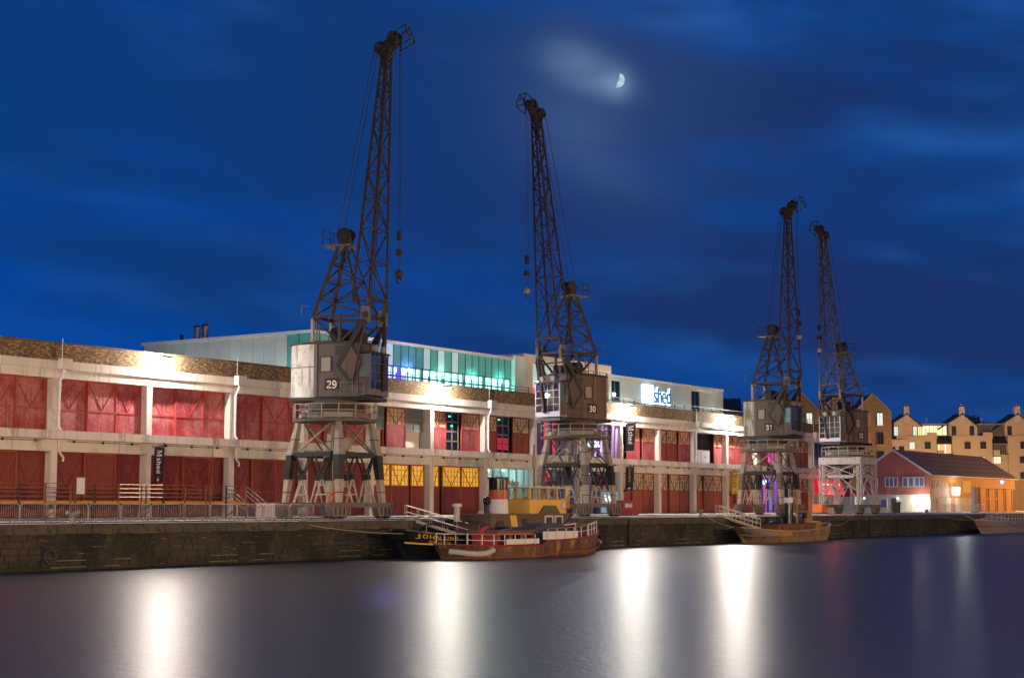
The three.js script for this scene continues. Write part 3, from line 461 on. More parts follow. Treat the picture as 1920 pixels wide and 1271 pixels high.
{
  const s = T('roof_sign', 'illuminated M shed letter sign fixed to the pale rooftop wall', 'sign', 160, 12.5, -4);
  const wl = lit(0.5, 0.75, 1, 6), fr = lit(0.05, 0.16, 0.42, 0.5, { color: C(0.03, 0.08, 0.25) });
  P(s, 'sign_light_box', boxG(-3.4, -1.05, 0.05, 2.1, 0.06, 0.25), wl);
  letters(s, 'M', -3.15, 0.35, 0.2, 1.5, lit(0.7, 0.74, 0.78, 0.95), null, 1.05);
  letters(s, 'shed', -0.85, 0.18, 0.0, 1.62, fr, wl, 0.92, 0.1);
  glow(s, -2.2, 1.0, 0.9, C(0.8, 0.9, 1), 7, 12);
}
// ---------------------------------------------------------------- floodlights on the parapet
const FLOOD = C(1, 0.90, 0.79);
[[45.8, 'parapet floodlight farthest left, outside the picture'], [79.1, 'blazing floodlight on the parapet left of the crane numbered 29'], [112.5, 'blazing floodlight on the parapet between the first two cranes'], [145.5, 'blazing floodlight on the parapet above the long black M shed banner'], [169.3, 'blazing floodlight on the parapet just left of the crane numbered 31']].forEach(([x, label]) => {
  const f = T('floodlight', label, 'floodlight', x + 0.2, 10.5, 0.16, 0, 'floodlights on the shed parapet');
  P(f, 'bracket', merge([beamG([0, 0.05, 0.03], [0, 0.75, 0.03], 0.06), beamG([0, 0.72, 0], [0.25, 0.95, 0.6], 0.06)]), MT.rustBar);
  P(f, 'housing', boxG(-0.02, 0.52, 0.86, 1.02, 0.45, 0.95, (a, b, c) => [a, b - (c - 0.45) * 0.15, c]), MT.galv);
  P(f, 'lamp_lens', boxG(0.03, 0.47, 0.6, 0.78, 0.5, 0.92), new THREE.MeshStandardMaterial({ color: C(1, 1, 1), emissive: FLOOD, emissiveIntensity: 30 }));
  glow(f, 0.25, 0.69, 0.72, FLOOD, x > 160 ? 560 : 400, 9);
  // added spot light, aimed along the quay to brighten the streaks on the water
  const sp = new THREE.SpotLight(FLOOD, x > 160 ? 480 : x > 140 ? 180 : 60, 0, 1.05, 0.9, 2); sp.position.set(0.25, 0.69, 1.0); sp.target.position.set(-6, -4, 12); sp.castShadow = true; sp.shadow.radius = 9; f.add(sp, sp.target);
});
// street lamps outside the picture: on the near bank and left along the quay
function streetLamp(x, y, z, h, color, I, label) {
  const l = T('street_lamp', label, 'street lamp', x, y, z);
  P(l, 'post', cylG([0, 0, 0], [0, h, 0], 0.11, 0.06, 10), MT.nearBlack); P(l, 'arm', beamG([0, h, 0], [0, h + 0.25, -0.9], 0.07), MT.nearBlack);
  P(l, 'housing', boxG(-0.2, 0.2, h + 0.22, h + 0.36, -1.4, -0.8), MT.nearBlack); P(l, 'lamp_lens', boxG(-0.16, 0.16, h + 0.1, h + 0.2, -1.35, -0.85), new THREE.MeshStandardMaterial({ color: C(1, 1, 1), emissive: color, emissiveIntensity: 12 }));
  glow(l, 0, h + 0.02, -1.1, color, I, 12);
}
const SODIUM = C(1, 0.62, 0.28), WARM = C(1, 0.71, 0.43);
streetLamp(-22, -0.75, 90, 9, WARM, 12500, 'tall street lamp on the near bank left of the viewpoint');
streetLamp(20, -0.75, 94, 9, WARM, 6500, 'tall street lamp on the near bank behind the viewpoint');
streetLamp(75, -0.75, 92, 9, SODIUM, 6000, 'tall street lamp on the near bank right of the viewpoint');
streetLamp(140, -0.75, 90, 9, SODIUM, 9500, 'tall sodium lamp on the near bank far right of the viewpoint');
streetLamp(40, 0.1, 10.5, 9, WARM, 1100, 'street lamp on the far quay beyond the left edge');

// ---------------------------------------------------------------- dockside cranes
function textPlate(w, h, draw, bg) {
  const c = document.createElement('canvas'); c.width = w; c.height = h; const x = c.getContext('2d'); x.fillStyle = bg; x.fillRect(0, 0, w, h); draw(x, w, h);
  const t = new THREE.CanvasTexture(c); t.colorSpace = THREE.SRGBColorSpace; return t;
}
const plateMat = (tex, o = {}) => new THREE.MeshStandardMaterial({ map: tex, roughness: 0.7, ...o });
// flat print on a quad: corners a (lower left), b (lower right), c (upper right), d (upper left)
function quadG(a, b, c, d) {
  const g = new THREE.BufferGeometry(), A = vec(a), B = vec(b), D = vec(d), n = B.clone().sub(A).cross(D.clone().sub(A)).normalize();
  g.setAttribute('position', new THREE.Float32BufferAttribute([...A, ...B, ...vec(c), ...D], 3)); g.setAttribute('normal', new THREE.Float32BufferAttribute([...n, ...n, ...n, ...n], 3));
  g.setAttribute('uv', new THREE.Float32BufferAttribute([0, 0, 1, 0, 1, 1, 0, 1], 2)); g.setIndex([0, 1, 2, 0, 2, 3]); return g;
}
function prismG(pts, t0, t1, f) {   // polygon in (s,y) drawn out across t, mapped by f(s,y,t)
  const sh = new THREE.Shape(pts.map(p => new THREE.Vector2(p[0], p[1]))); const g = new THREE.ExtrudeGeometry(sh, { depth: t1 - t0, bevelEnabled: false }); g.translate(0, 0, t0);
  const p = g.attributes.position; let flip = false; { const o = vec(f(0, 0, 0)), a = vec(f(1, 0, 0)).sub(o), b = vec(f(0, 1, 0)).sub(o), c = vec(f(0, 0, 1)).sub(o); flip = a.cross(b).dot(c) < 0; }
  for (let i = 0; i < p.count; i++) { const q = vec(f(p.getX(i), p.getY(i), p.getZ(i))); p.setXYZ(i, q.x, q.y, q.z); }
  if (flip) for (let i = 0; i < p.count; i += 3) { const s = [p.getX(i), p.getY(i), p.getZ(i)]; p.setXYZ(i, p.getX(i + 1), p.getY(i + 1), p.getZ(i + 1)); p.setXYZ(i + 1, ...s); const u = g.attributes.uv, q = [u.getX(i), u.getY(i)]; u.setXY(i, u.getX(i + 1), u.getY(i + 1)); u.setXY(i + 1, ...q); }
  g.computeVertexNormals(); return g;
}
function crane({ X, fwd, num, label, boxy, rear, wall, hookY, numS, jib = MT.steelDark, light = MT.steelPale, tip = 0, top = 33.4, cabM = MT.lilac }) {
  const g = T('dockside_crane', label, 'crane', X, 0.05, 9.6, 0, 'cargo cranes along the quay');
  const l = Math.hypot(...fwd), fx = fwd[0] / l, fz = fwd[1] / l; let tx = -fz, tz = fx; if (tz * 0.6 - tx * 0.8 < 0) { tx = -tx; tz = -tz; }   // t points to the side seen from the near bank
  const Q = (s, y, t) => V(s * fx + t * tx, y, s * fz + t * tz);
  const B = (s0, s1, y0, y1, t0, t1) => boxG(s0, s1, y0, y1, t0, t1, Q);
  const bar = (parent, name, a, b, w, m, h) => P(parent, name, beamG(a, b, w, h), m);
  // --- travelling gear and portal
  for (const z of [-2.37, 2.37]) {
    const tb = P(g, 'truck_beam', boxG(-3.55, 3.55, 0.86, 1.2, z - 0.22, z + 0.22), MT.steelGrey);
    for (const x of [-2.5, 2.5]) {
      const bg = P(g, 'bogie', boxG(-1, 1, 0.24, 0.858, -0.26, 0.26, (a, b, c) => [x + a * (b < 0.5 ? 0.72 : 0.95), b, z + c]), MT.steelGrey);
      for (const d of [-0.38, 0.38]) P(bg, 'wheel', cylG([x + d, 0.34, z - 0.2], [x + d, 0.34, z + 0.2], 0.27, 0.27, 14), MT.steelBlack);
      for (const d of [-0.45, 0, 0.45]) P(bg, 'stiffener', boxG(x + d - 0.04, x + d + 0.04, 0.36, 0.84, z + (z > 0 ? 0.262 : -0.3), z + (z > 0 ? 0.3 : -0.262)), MT.steelDark);
    }
    P(tb, 'end_plate', boxG(3.552, 3.62, 0.8, 1.22, z - 0.24, z + 0.24), MT.steelBlack);
  }
  const hw = (y) => boxy ? 2.4 : y < 4.5 ? 2.37 - 0.17 * (y - 1.2) / 3.3 : 2.2 - 0.45 * (y - 4.5) / 2.3;
  const lw = (y) => boxy ? 0.5 : y < 4.5 ? 0.42 + 0.24 * (y - 1.2) / 3.3 : 0.66 - 0.3 * (y - 4.5) / 2.3;
  const legSeg = (sx, sz, y0, y1, extra = 0) => boxG(0, 1, y0, y1, 0, 1, (a, y, c) => [sx * (hw(y) + 0.22 + extra - a * (lw(y) + 2 * extra)), y, sz * (hw(y) + 0.22 + extra - c * (lw(y) * 0.75 + 2 * extra))]);
  for (const sx of [-1, 1]) for (const sz of [-1, 1]) {
    if (boxy) {
      const leg = P(g, 'leg', merge([[0, 0], [0.46, 0], [0, 0.46], [0.46, 0.46]].map(([a, c]) => boxG(sx * (2.6 - a) - 0.05, sx * (2.6 - a) + 0.05, 1.2, 6.0, sz * (2.6 - c) - 0.05, sz * (2.6 - c) + 0.05))), light);
      for (let i = 0; i < 9; i++) { const y = 1.3 + i * 0.52, f = i % 2; P(leg, 'lacing', beamG([sx * (f ? 2.6 : 2.14), y, sz * 2.6], [sx * (f ? 2.14 : 2.6), y + 0.5, sz * 2.6], 0.06), light); P(leg, 'lacing', beamG([sx * 2.6, y, sz * (f ? 2.6 : 2.14)], [sx * 2.6, y + 0.5, sz * (f ? 2.14 : 2.6)], 0.06), light); }
    } else {
      const leg = P(g, 'leg', legSeg(sx, sz, 4.505, 6.8), light);
      P(leg, 'leg_band', legSeg(sx, sz, 2.82, 4.5), sx > 0 || num === '29' ? MT.steelBlack : MT.steelGrey); P(leg, 'leg_foot', legSeg(sx, sz, 1.202, 2.815), MT.steelCream);
      for (const y of [5.6, 3.6, 2.83, 1.9]) P(leg, 'leg_flange', legSeg(sx, sz, y - 0.03, y + 0.03, 0.04), MT.steelDark);
    }
  }
  const gy = 4.52;
  for (const sgn of [-1, 1]) {
    P(g, 'girder', boxG(-1.45, 1.45, gy - 0.16, gy + 0.16, sgn * 2.3 - 0.1, sgn * 2.3 + 0.1), boxy ? light : MT.steelBlack);
    P(g, 'girder', boxG(sgn * 2.3 - 0.1, sgn * 2.3 + 0.1, gy - 0.16, gy + 0.16, -1.65, 1.65), boxy ? light : MT.steelBlack);
    for (const axis of [0, 1]) {
      const F = (a, y) => { const d = sgn * (hw(y) + 0.05); return axis ? [d, y, a] : [a, y, d]; };
      const br = (a, y0, b, y1, m, w = 0.11) => bar(g, 'brace', F(a, y0), F(b, y1), w, m, 0.09);
      if (boxy) { br(-2.1, 6.0, 2.1, 4.6, light, 0.2); br(2.1, 6.0, -2.1, 4.6, light, 0.2); br(0, 4.4, -2.2, 2.7, light, 0.16); br(0, 4.4, 2.2, 2.7, light, 0.16); br(-0.9, 3.7, -2.2, 1.2, light, 0.16); br(0.9, 3.7, 2.2, 1.2, light, 0.16); }
      else {
        br(-1.5, 4.7, 1.15, 6.7, MT.steelPale); br(1.5, 4.7, -1.15, 6.7, MT.steelGrey);
        for (const m of [-1, 1]) {
          br(m * 1.6, 4.38, m * 0.85, 2.95, MT.steelBlack); br(m * 0.85, 2.95, m * 0.3, 1.2, MT.steelCream); br(m * 0.15, 4.38, m * 0.85, 2.95, MT.steelBlack); br(m * 0.85, 2.95, m * 1.55, 1.2, MT.steelCream);
          br(m * 0.62, 3.42, m * 1.2, 3.42, MT.steelBlack, 0.07); br(m * 0.7, 2.4, m * 1.1, 2.4, MT.steelCream, 0.09); br(m * 0.45, 1.75, m * 1.35, 1.75, MT.steelCream, 0.07);
          const c = F(m * 0.85, 2.95); P(g, 'gusset', boxG(c[0] - 0.16, c[0] + 0.16, 2.78, 3.12, c[2] - 0.16, c[2] + 0.16), MT.steelBlack);
        }
      }
    }
  }
  // machinery and ladder inside the portal
  P(g, 'ladder', merge([beamG([-0.9, 1.2, 0.6], [-0.9, 6.8, 0.6], 0.06), beamG([-0.45, 1.2, 0.6], [-0.45, 6.8, 0.6], 0.06), ...Array.from({ length: 18 }, (_, i) => beamG([-0.9, 1.4 + i * 0.3, 0.6], [-0.45, 1.4 + i * 0.3, 0.6], 0.04))]), MT.steelPale);
  P(g, 'portal_platform', boxG(-1.6, 1.2, 4.72, 4.8, -1.5, 0.8), MT.steelGrey);
  P(g, 'control_box', boxG(-1.2, 0.1, 4.9, 5.7, 1.1, 1.5), MT.steelCream);
  P(g, 'cable_drum', cylG([0.7, 5.1, -0.4], [0.7, 5.1, 0.4], 0.42, 0.42, 16), MT.steelBlack);
  // --- gallery and slewing ring
  const oct = (r, n = 8, o = Math.PI / 8) => Array.from({ length: n }, (_, i) => [r * Math.cos(o + i * 2 * Math.PI / n), r * Math.sin(o + i * 2 * Math.PI / n)]);
  const og = new THREE.CylinderGeometry(3.2, 3.1, 0.2, 8); og.rotateY(Math.PI / 8); og.translate(0, 6.92, 0); P(g, 'gallery_deck', og, MT.steelGrey);
  if (boxy) { for (const s of [-1, 1]) { P(g, 'portal_panel', boxG(-2.62, 2.62, 5.95, 6.8, s * 2.62 - 0.04, s * 2.62 + 0.04), light); P(g, 'portal_panel', boxG(s * 2.62 - 0.04, s * 2.62 + 0.04, 5.95, 6.8, -2.56, 2.56), light); } }
  const o1 = oct(3.1), rail = (a, b, y) => bar(g, 'gallery_rail', [a[0], y, a[1]], [b[0], y, b[1]], 0.05, light);
  o1.forEach((a, i) => { const b = o1[(i + 1) % 8]; for (const f of [0, 0.5]) P(g, 'gallery_post', beamG([a[0] + (b[0] - a[0]) * f, 7.02, a[1] + (b[1] - a[1]) * f], [a[0] + (b[0] - a[0]) * f, 8.05, a[1] + (b[1] - a[1]) * f], 0.05), light); rail(a, b, 8.03); rail(a, b, 7.6); if (i !== 6 && i !== 0) bar(g, 'gallery_panel', [a[0] * 0.86, 7.28, a[1] * 0.86], [b[0] * 0.86, 7.28, b[1] * 0.86], 0.04, i % 2 ? MT.steelGrey : MT.steelPale, 0.36); });
  P(g, 'slewing_ring', cylG([0, 7.02, 0], [0, 7.75, 0], 1.6, 1.6, 32), MT.steelGrey); P(g, 'roller_path', cylG([0, 7.75, 0], [0, 8.02, 0], 2.05, 2.05, 32), MT.steelBlack); P(g, 'slewing_neck', cylG([0, 8.02, 0], [0, 8.3, 0], 1.5, 1.7, 32), MT.steelGrey);
  // --- house: side walls, rounded rear, roof, cab
  const y0 = 8.58, y1 = 12.3, hwid = 1.6, sb = -0.8, sf = 2.5;
  P(g, 'underframe', B(-2.9, 3.35, 8.3, 8.57, -1.5, 1.5), MT.steelBlack);
  const near = P(g, 'side_wall', B(sb, sf, y0, y1, hwid - 0.08, hwid), wall); P(g, 'side_wall', B(sb, sf, y0, y1, -hwid, -hwid + 0.08), wall);
  P(g, 'front_wall', B(sf - 0.1, sf, y0, y1, -hwid + 0.081, hwid - 0.081), wall);
  const arc = []; for (let i = 0; i <= 14; i++) { const a = Math.PI * (i / 14 - 0.5); arc.push([sb - (rear === MT.moss ? 2.0 : 2.6) * Math.cos(a), hwid * Math.sin(a)]); }
  const rp = []; let run = 0; for (let i = 0; i < 14; i++) { const [a0, b0] = arc[i], [a1, b1] = arc[i + 1], L = Math.hypot(a1 - a0, b1 - b0); const r0 = run; rp.push(boxG(0, 1, y0 - 0.02, y1, 0, 1, (u, y, w) => { const s = a0 + (a1 - a0) * u, t = b0 + (b1 - b0) * u, k = 1 - 0.05 * w; return Q(sb + (s - sb) * k, y, t * k); })); const uv = rp[i].attributes.uv; for (let j = 0; j < uv.count; j++) uv.setX(j, r0 + uv.getX(j) * L); run += L; }
  const rw = P(g, 'rear_wall', merge(rp), rear);
  P(rw, 'band', merge(arc.slice(0, 14).map(([a0, b0], i) => beamG(Q(sb + (a0 - sb) * 1.01, 10.7, b0 * 1.01), Q(sb + (arc[i + 1][0] - sb) * 1.01, 10.7, arc[i + 1][1] * 1.01), 0.03, 0.07))), MT.steelGrey);
  const roofShape = [[sf + 0.1, -hwid - 0.12], [sf + 0.1, hwid + 0.12], ...arc.slice().reverse().map(([s, t]) => [sb + (s - sb) * 1.05, t * 1.07])];
  P(g, 'roof', prismG(roofShape.map(([s, t]) => [s, t]), 0, 0.14, (s, t, d) => Q(s, y1 + 0.004 + d, t)), MT.steelDark);
  P(g, 'roof_hatch', B(-1.5, 0.2, y1 + 0.15, y1 + 0.32, -0.8, 0.9), MT.steelGrey);
  P(near, 'corner_strip', B(sb - 0.12, sb + 0.14, y0, y1, hwid + 0.002, hwid + 0.05), MT.steelGrey);
  const win = P(near, 'window', B(-0.4, 0.4, 10.35, 11.35, hwid + 0.002, hwid + 0.03), M(0.30, 0.26, 0.22)); P(win, 'window_frame', merge([B(-0.46, -0.38, 10.3, 11.4, hwid + 0.004, hwid + 0.06), B(0.38, 0.46, 10.3, 11.4, hwid + 0.004, hwid + 0.06), B(-0.46, 0.46, 11.35, 11.42, hwid + 0.004, hwid + 0.065), B(-0.46, 0.46, 10.28, 10.36, hwid + 0.004, hwid + 0.065)]), MT.steelDark);
  for (let i = 0; i < 5; i++) P(near, 'louvre', B(0.75, 1.45, 11.45 + i * 0.14, 11.53 + i * 0.14, hwid + 0.002, hwid + 0.06), MT.steelBlack);
  // number on a dark plate
  const nt = textPlate(128, 96, (x, w, h) => { x.fillStyle = '#e9e2cf'; x.font = 'bold 92px sans-serif'; x.textAlign = 'center'; x.textBaseline = 'middle'; x.fillText(num, w / 2, h / 2 + 4); }, '#1c1713');
  const dirS = Q(1, 0, 0), viewR = V(0.555, 0, 0.832), flip = dirS.dot(viewR) < 0 ? -1 : 1, nw = 0.52 * flip, zt = hwid + 0.06;
  P(near, 'number_backing', B(numS - 0.54, numS + 0.54, 9.03, 9.87, hwid + 0.001, hwid + 0.055), MT.nearBlack);
  P(near, 'number_plate', quadG(Q(numS - nw, 9.05, zt), Q(numS + nw, 9.05, zt), Q(numS + nw, 9.85, zt), Q(numS - nw, 9.85, zt)), plateMat(nt));
  // driver's cab across the front
  const c0 = sf + 0.02, c1 = 3.42, cy0 = 8.75, cy1 = 11.6;
  const cab = P(g, 'cab', B(c0, c1, cy0 - 0.1, cy0, -1.58, 1.58), cabM); P(cab, 'cab_roof', B(c0, c1 + 0.1, cy1, cy1 + 0.12, -1.64, 1.64), MT.steelDark); P(cab, 'front_panel', B(c1 - 0.08, c1, cy0, cy0 + 0.35, -1.46, 1.48), cabM);
  for (const t of [-1.55, 1.49]) { P(cab, 'corner_post', B(c1 - 0.08, c1 + 0.01, cy0, cy1, t, t + 0.08), cabM); P(cab, 'side_panel', B(c0, c1 - 0.09, cy0, cy0 + 1.1, t + 0.01, t + 0.05), wall); P(cab, 'side_window', B(c0 + 0.05, c1 - 0.1, cy0 + 1.15, cy1 - 0.08, t + 0.02, t + 0.04), MT.greyGlass); }
  for (let i = 0; i < 4; i++) for (let j = 0; j < 4; j++) P(cab, 'window_pane', B(c1 - 0.05, c1 - 0.03, cy0 + 0.37 + j * 0.61, cy0 + 0.95 + j * 0.61, -1.46 + i * 0.74, -0.76 + i * 0.74), MT.pane);
  P(cab, 'glazing_bars', merge([...[-0.74, 0, 0.74].map(t => B(c1 - 0.07, c1 - 0.01, cy0 + 0.35, cy1, t - 0.02, t + 0.02)), ...[0.96, 1.57, 2.18].map(y => B(c1 - 0.07, c1 - 0.012, cy0 + y - 0.02, cy0 + y + 0.02, -1.47, 1.48))]), cabM);
  P(cab, 'seat', B(c0 + 0.3, c0 + 0.7, cy0 + 0.1, cy0 + 1.1, -0.3, 0.3), MT.nearBlack);
  for (const t of [-0.7, 0.7]) P(cab, 'work_light', cylG(Q(c1 - 0.2, cy1 + 0.38, t), Q(c1 + 0.05, cy1 + 0.36, t), 0.22, 0.26, 14), MT.steelPale);
  const wk = P(g, 'walkway', B(0.6, 3.3, 8.45, 8.55, hwid + 0.06, hwid + 0.75), MT.steelDark);
  P(wk, 'handrail', merge([bG(Q(0.6, 9.5, 2.32), Q(3.3, 9.5, 2.32)), bG(Q(0.6, 9.0, 2.32), Q(3.3, 9.0, 2.32)), ...[0.6, 1.5, 2.4, 3.3].map(s => bG(Q(s, 8.55, 2.32), Q(s, 9.5, 2.32)))]), MT.steelGrey);
  function bG(a, b, w = 0.04) { return beamG(a, b, w); }
  // --- frame on the roof, tail arms and ballast
  const yf = 14.25, sr = -1.1, sp = 3.0, tw = 1.5;
  const fr = P(g, 'roof_frame', merge([bG(Q(sr, yf, -tw), Q(sr, yf, tw), 0.2), bG(Q(sr, yf, tw), Q(sp, yf, tw), 0.2), bG(Q(sr, yf, -tw), Q(sp, yf, -tw), 0.2), bG(Q(sp, yf, -tw), Q(sp, yf, tw), 0.16), bG(Q(sp - 0.1, yf - 0.9, -tw), Q(sp - 0.1, yf - 0.9, tw), 0.12)]), MT.steelDark);
  for (const t of [-tw, tw]) {
    P(fr, 'post', beamG(Q(sr, y1 + 0.1, t), Q(sr, yf - 0.1, t), 0.2), light); P(fr, 'post', beamG(Q(1.0, y1 + 0.1, t), Q(1.0, yf - 0.1, t), 0.18), MT.steelDark); P(fr, 'post', beamG(Q(sp - 0.5, y1 + 0.1, t), Q(sp, yf - 0.1, t), 0.24), MT.steelDark);
    P(fr, 'diagonal', beamG(Q(sr + 0.1, yf - 0.1, t), Q(0.9, y1 + 0.15, t), 0.14), MT.steelBlack); P(fr, 'diagonal', beamG(Q(1.1, y1 + 0.15, t), Q(sp - 0.2, yf - 0.3, t), 0.14), MT.steelDark);
    P(fr, 'gusset_plate', B(sp - 0.34, sp + 0.3, yf - 0.55, yf + 0.6, t - 0.14, t + 0.14), MT.steelGrey);
    P(fr, 'pivot', cylG(Q(sp, yf, t - 0.22), Q(sp, yf, t + 0.22), 0.22, 0.22, 14), MT.steelBlack);
    const u = t > 0 ? 1.78 : -1.78, arm = P(g, 'tail_arm', merge([beamG(Q(sp, 13.9, u), Q(1.0, 10.7, u), 0.16, 0.34), beamG(Q(1.0, 10.75, u), Q(2.05, 9.45, u), 0.16, 0.26)]), MT.steelBlack);
    P(arm, 'arm_strut', beamG(Q(sp + 0.1, 13.6, u * 1.02), Q(2.15, 9.4, u * 1.02), 0.1, 0.16), MT.steelDark);
    P(g, 'ballast_panel', prismG([[1.08, 10.68], [2.05, 9.6], [2.75, 10.9], [2.05, 12.1]], u - 0.06, u + 0.05, (s, y, q) => Q(s, y, q)), MT.planksWarm);
  }
  bar(g, 'front_strut', Q(sp + 0.15, yf - 0.2, -1.5), Q(3.6, 9.0, -0.2), 0.2, MT.steelDark, 0.26);
  P(g, 'winch', cylG(Q(0.4, y1 + 0.75, -0.9), Q(0.4, y1 + 0.75, 0.9), 0.5, 0.5, 18), MT.steelBlack); P(g, 'gear_housing', B(1.2, 2.2, y1 + 0.15, y1 + 0.9, -0.6, 0.4), MT.steelDark);
  P(g, 'roof_ladder', merge([bG(Q(sr - 0.35, y1, -0.3), Q(sr - 0.35, yf + 1.1, -0.3), 0.05), bG(Q(sr - 0.35, y1, 0.15), Q(sr - 0.35, yf + 1.1, 0.15), 0.05), ...Array.from({ length: 9 }, (_, i) => bG(Q(sr - 0.35, y1 + 0.3 + i * 0.3, -0.3), Q(sr - 0.35, y1 + 0.3 + i * 0.3, 0.15), 0.035)), bG(Q(sr - 0.9, yf + 0.9, -tw), Q(sr - 0.9, yf + 0.9, tw), 0.04), bG(Q(sr - 0.9, yf + 0.2, tw), Q(sr - 0.9, yf + 0.9, tw), 0.04), bG(Q(sr - 0.9, yf + 0.2, -tw), Q(sr - 0.9, yf + 0.9, -tw), 0.04)]), MT.steelGrey);
  // --- rear tower that carries the luffing drums
  const yd = 19.35, tower = P(g, 'rear_tower', merge([tw, -tw].map(t => beamG(Q(sr, yf, t), Q(0.35, yd, t * 0.36), 0.2, 0.24))), jib);
  const rl = (f) => [sr + (0.35 - sr) * f, yf + (yd - yf) * f, tw * (1 - 0.64 * f)], fl = (f) => [2.55 + (0.95 - 2.55) * f, yf + 0.2 + (yd - yf - 0.2) * f, 1.35 - 0.85 * f];
  for (const t of [-1, 1]) {
    P(tower, 'leg', beamG(Q(2.55, yf + 0.2, 1.35 * t), Q(0.95, yd, 0.5 * t), 0.12), jib);
    for (let i = 0; i < 4; i++) { const a = rl(i / 4), b = fl(i / 4), c = rl((i + 1) / 4), d = fl((i + 1) / 4); if (i) P(tower, 'strut', beamG(Q(a[0], a[1], a[2] * t), Q(b[0], b[1], b[2] * t), 0.09), jib); P(tower, 'brace', i % 2 ? beamG(Q(a[0], a[1], a[2] * t), Q(d[0], d[1], d[2] * t), 0.09) : beamG(Q(b[0], b[1], b[2] * t), Q(c[0], c[1], c[2] * t), 0.09), jib); }
  }
  for (let i = 0; i < 4; i++) { const a = rl(i / 4), c = rl((i + 1) / 4); P(tower, 'brace', beamG(Q(a[0], a[1], a[2]), Q(c[0], c[1], -c[2]), 0.09), jib); if (i) P(tower, 'strut', beamG(Q(a[0], a[1], a[2]), Q(a[0], a[1], -a[2]), 0.09), jib); }
  const dp = P(g, 'drum_platform', B(-0.75, 1.5, yd, yd + 0.1, -0.95, 0.95), MT.steelGrey);
  for (const t of [-0.9, 0.9]) for (const s of [-0.7, -0.1]) P(dp, 'post', beamG(Q(s, yd + 0.1, t), Q(s, yd + 1.2, t), 0.05), MT.steelDark);
  for (const y of [0.65, 1.2]) P(dp, 'rail', merge([bG(Q(-0.7, yd + y, -0.9), Q(-0.7, yd + y, 0.9)), bG(Q(-0.7, yd + y, -0.9), Q(-0.1, yd + y, -0.9)), bG(Q(-0.7, yd + y, 0.9), Q(-0.1, yd + y, 0.9))]), MT.steelDark);
  P(dp, 'drum_housing', B(0.35, 1.05, yd + 0.1, yd + 0.9, -0.5, 0.5), MT.steelDark);
  for (const t of [-0.42, 0.34]) P(dp, 'sheave', cylG(Q(0.7, yd + 0.85, t - 0.09), Q(0.7, yd + 0.85, t + 0.09), 0.55, 0.55, 22), MT.steelBlack);
  // --- jib: four chords, struts and diagonals
  const lev = (y) => { if (y < 15.5) { const f = (y - yf) / (15.5 - yf); return { F: 3.05 + 0.25 * f, R: 2.95 - 1.05 * f, t: 1.45 - 0.05 * f }; } const f = (y - 15.5) / (top - 15.5), q = 1 - f; return { F: 3.3 + (0.66 + tip) * f, R: 1.9 + (1.62 + tip) * f, t: 1.4 * q + 0.36 * f - 0.1 * q * f }; };
  const ys = [15.5]; { let y = 15.5, st = 2.75; while (ys.length < 11) { y += st; ys.push(y); st *= 0.905; } const sc = (top - 15.5) / (y - 15.5); for (let i = 0; i < ys.length; i++) ys[i] = 15.5 + (ys[i] - 15.5) * sc; }
  const Jp = (y, front, t) => { const q = lev(y); return Q(front ? q.F : q.R, y, q.t * t); };
  const jb = P(g, 'jib', beamG(Jp(15.5, 1, 1), Jp(15.5, 1, -1), 0.2), jib); for (const t of [1, -1]) P(jb, 'jib_foot', beamG(Jp(yf, 1, t), Jp(15.5, 1, t), 0.3), jib);
  for (const front of [1, 0]) for (const t of [1, -1]) { P(jb, 'chord', merge([beamG(Jp(15.5, front, t), Jp(top, front, t), 0.13, 0.15), ...(front ? [] : [beamG(Jp(yf, 0, t), Jp(15.5, 0, t), 0.15)])]), jib); }
  ys.forEach((y, i) => {
    const a = [[1, 1], [1, -1], [0, -1], [0, 1]];
    a.forEach(([f, t], k) => { const [f2, t2] = a[(k + 1) % 4]; P(jb, 'strut', beamG(Jp(y, f, t), Jp(y, f2, t2), 0.07), jib); if (i + 1 < ys.length) { const up = ys[i + 1], o = (i + k) % 2; P(jb, 'lattice_brace', o ? beamG(Jp(y, f, t), Jp(up, f2, t2), 0.075) : beamG(Jp(y, f2, t2), Jp(up, f, t), 0.075), jib);
      const my = (y + up) / 2; if (i < 7 && k % 2 === 1) P(jb, 'lattice_brace', o ? beamG(Jp(y, f2, t2), Jp(my, f, t), 0.05) : beamG(Jp(y, f, t), Jp(my, f2, t2), 0.05), jib); } });
  });
  { const c0j = (y, o) => { const q = lev(y); return Q(q.R * 0.75 + q.F * 0.25, y, o); }; P(jb, 'ladder', merge([bG(c0j(14.6, -0.2), c0j(top, -0.2), 0.04), bG(c0j(14.6, 0.2), c0j(top, 0.2), 0.04), ...Array.from({ length: 50 }, (_, i) => bG(c0j(14.8 + i * (top - 15) / 50, -0.2), c0j(14.8 + i * (top - 15) / 50, 0.2), 0.03))]), jib); }
  // --- jib head with sheaves and cage
  const hs = tip, hy = top - 33.4;
  const head = P(g, 'jib_head', prismG([[3.1 + hs, 33.9], [3.75 + hs, 33.2], [4.3 + hs, 33.9], [4.75 + hs, 34.9], [4.3 + hs, 35.3], [3.2 + hs, 34.5]], -0.2, 0.2, (s, y, q) => Q(s, y + hy, q)), MT.steelDark);
  P(head, 'head_leg', merge([1, -1].map(t => beamG(Jp(top, 1, t), Q(4.2 + hs, 34.2 + hy, t * 0.26), 0.13))), jib); P(head, 'head_leg', merge([1, -1].map(t => beamG(Jp(top, 0, t), Q(3.2 + hs, 34.3 + hy, t * 0.26), 0.13))), jib);
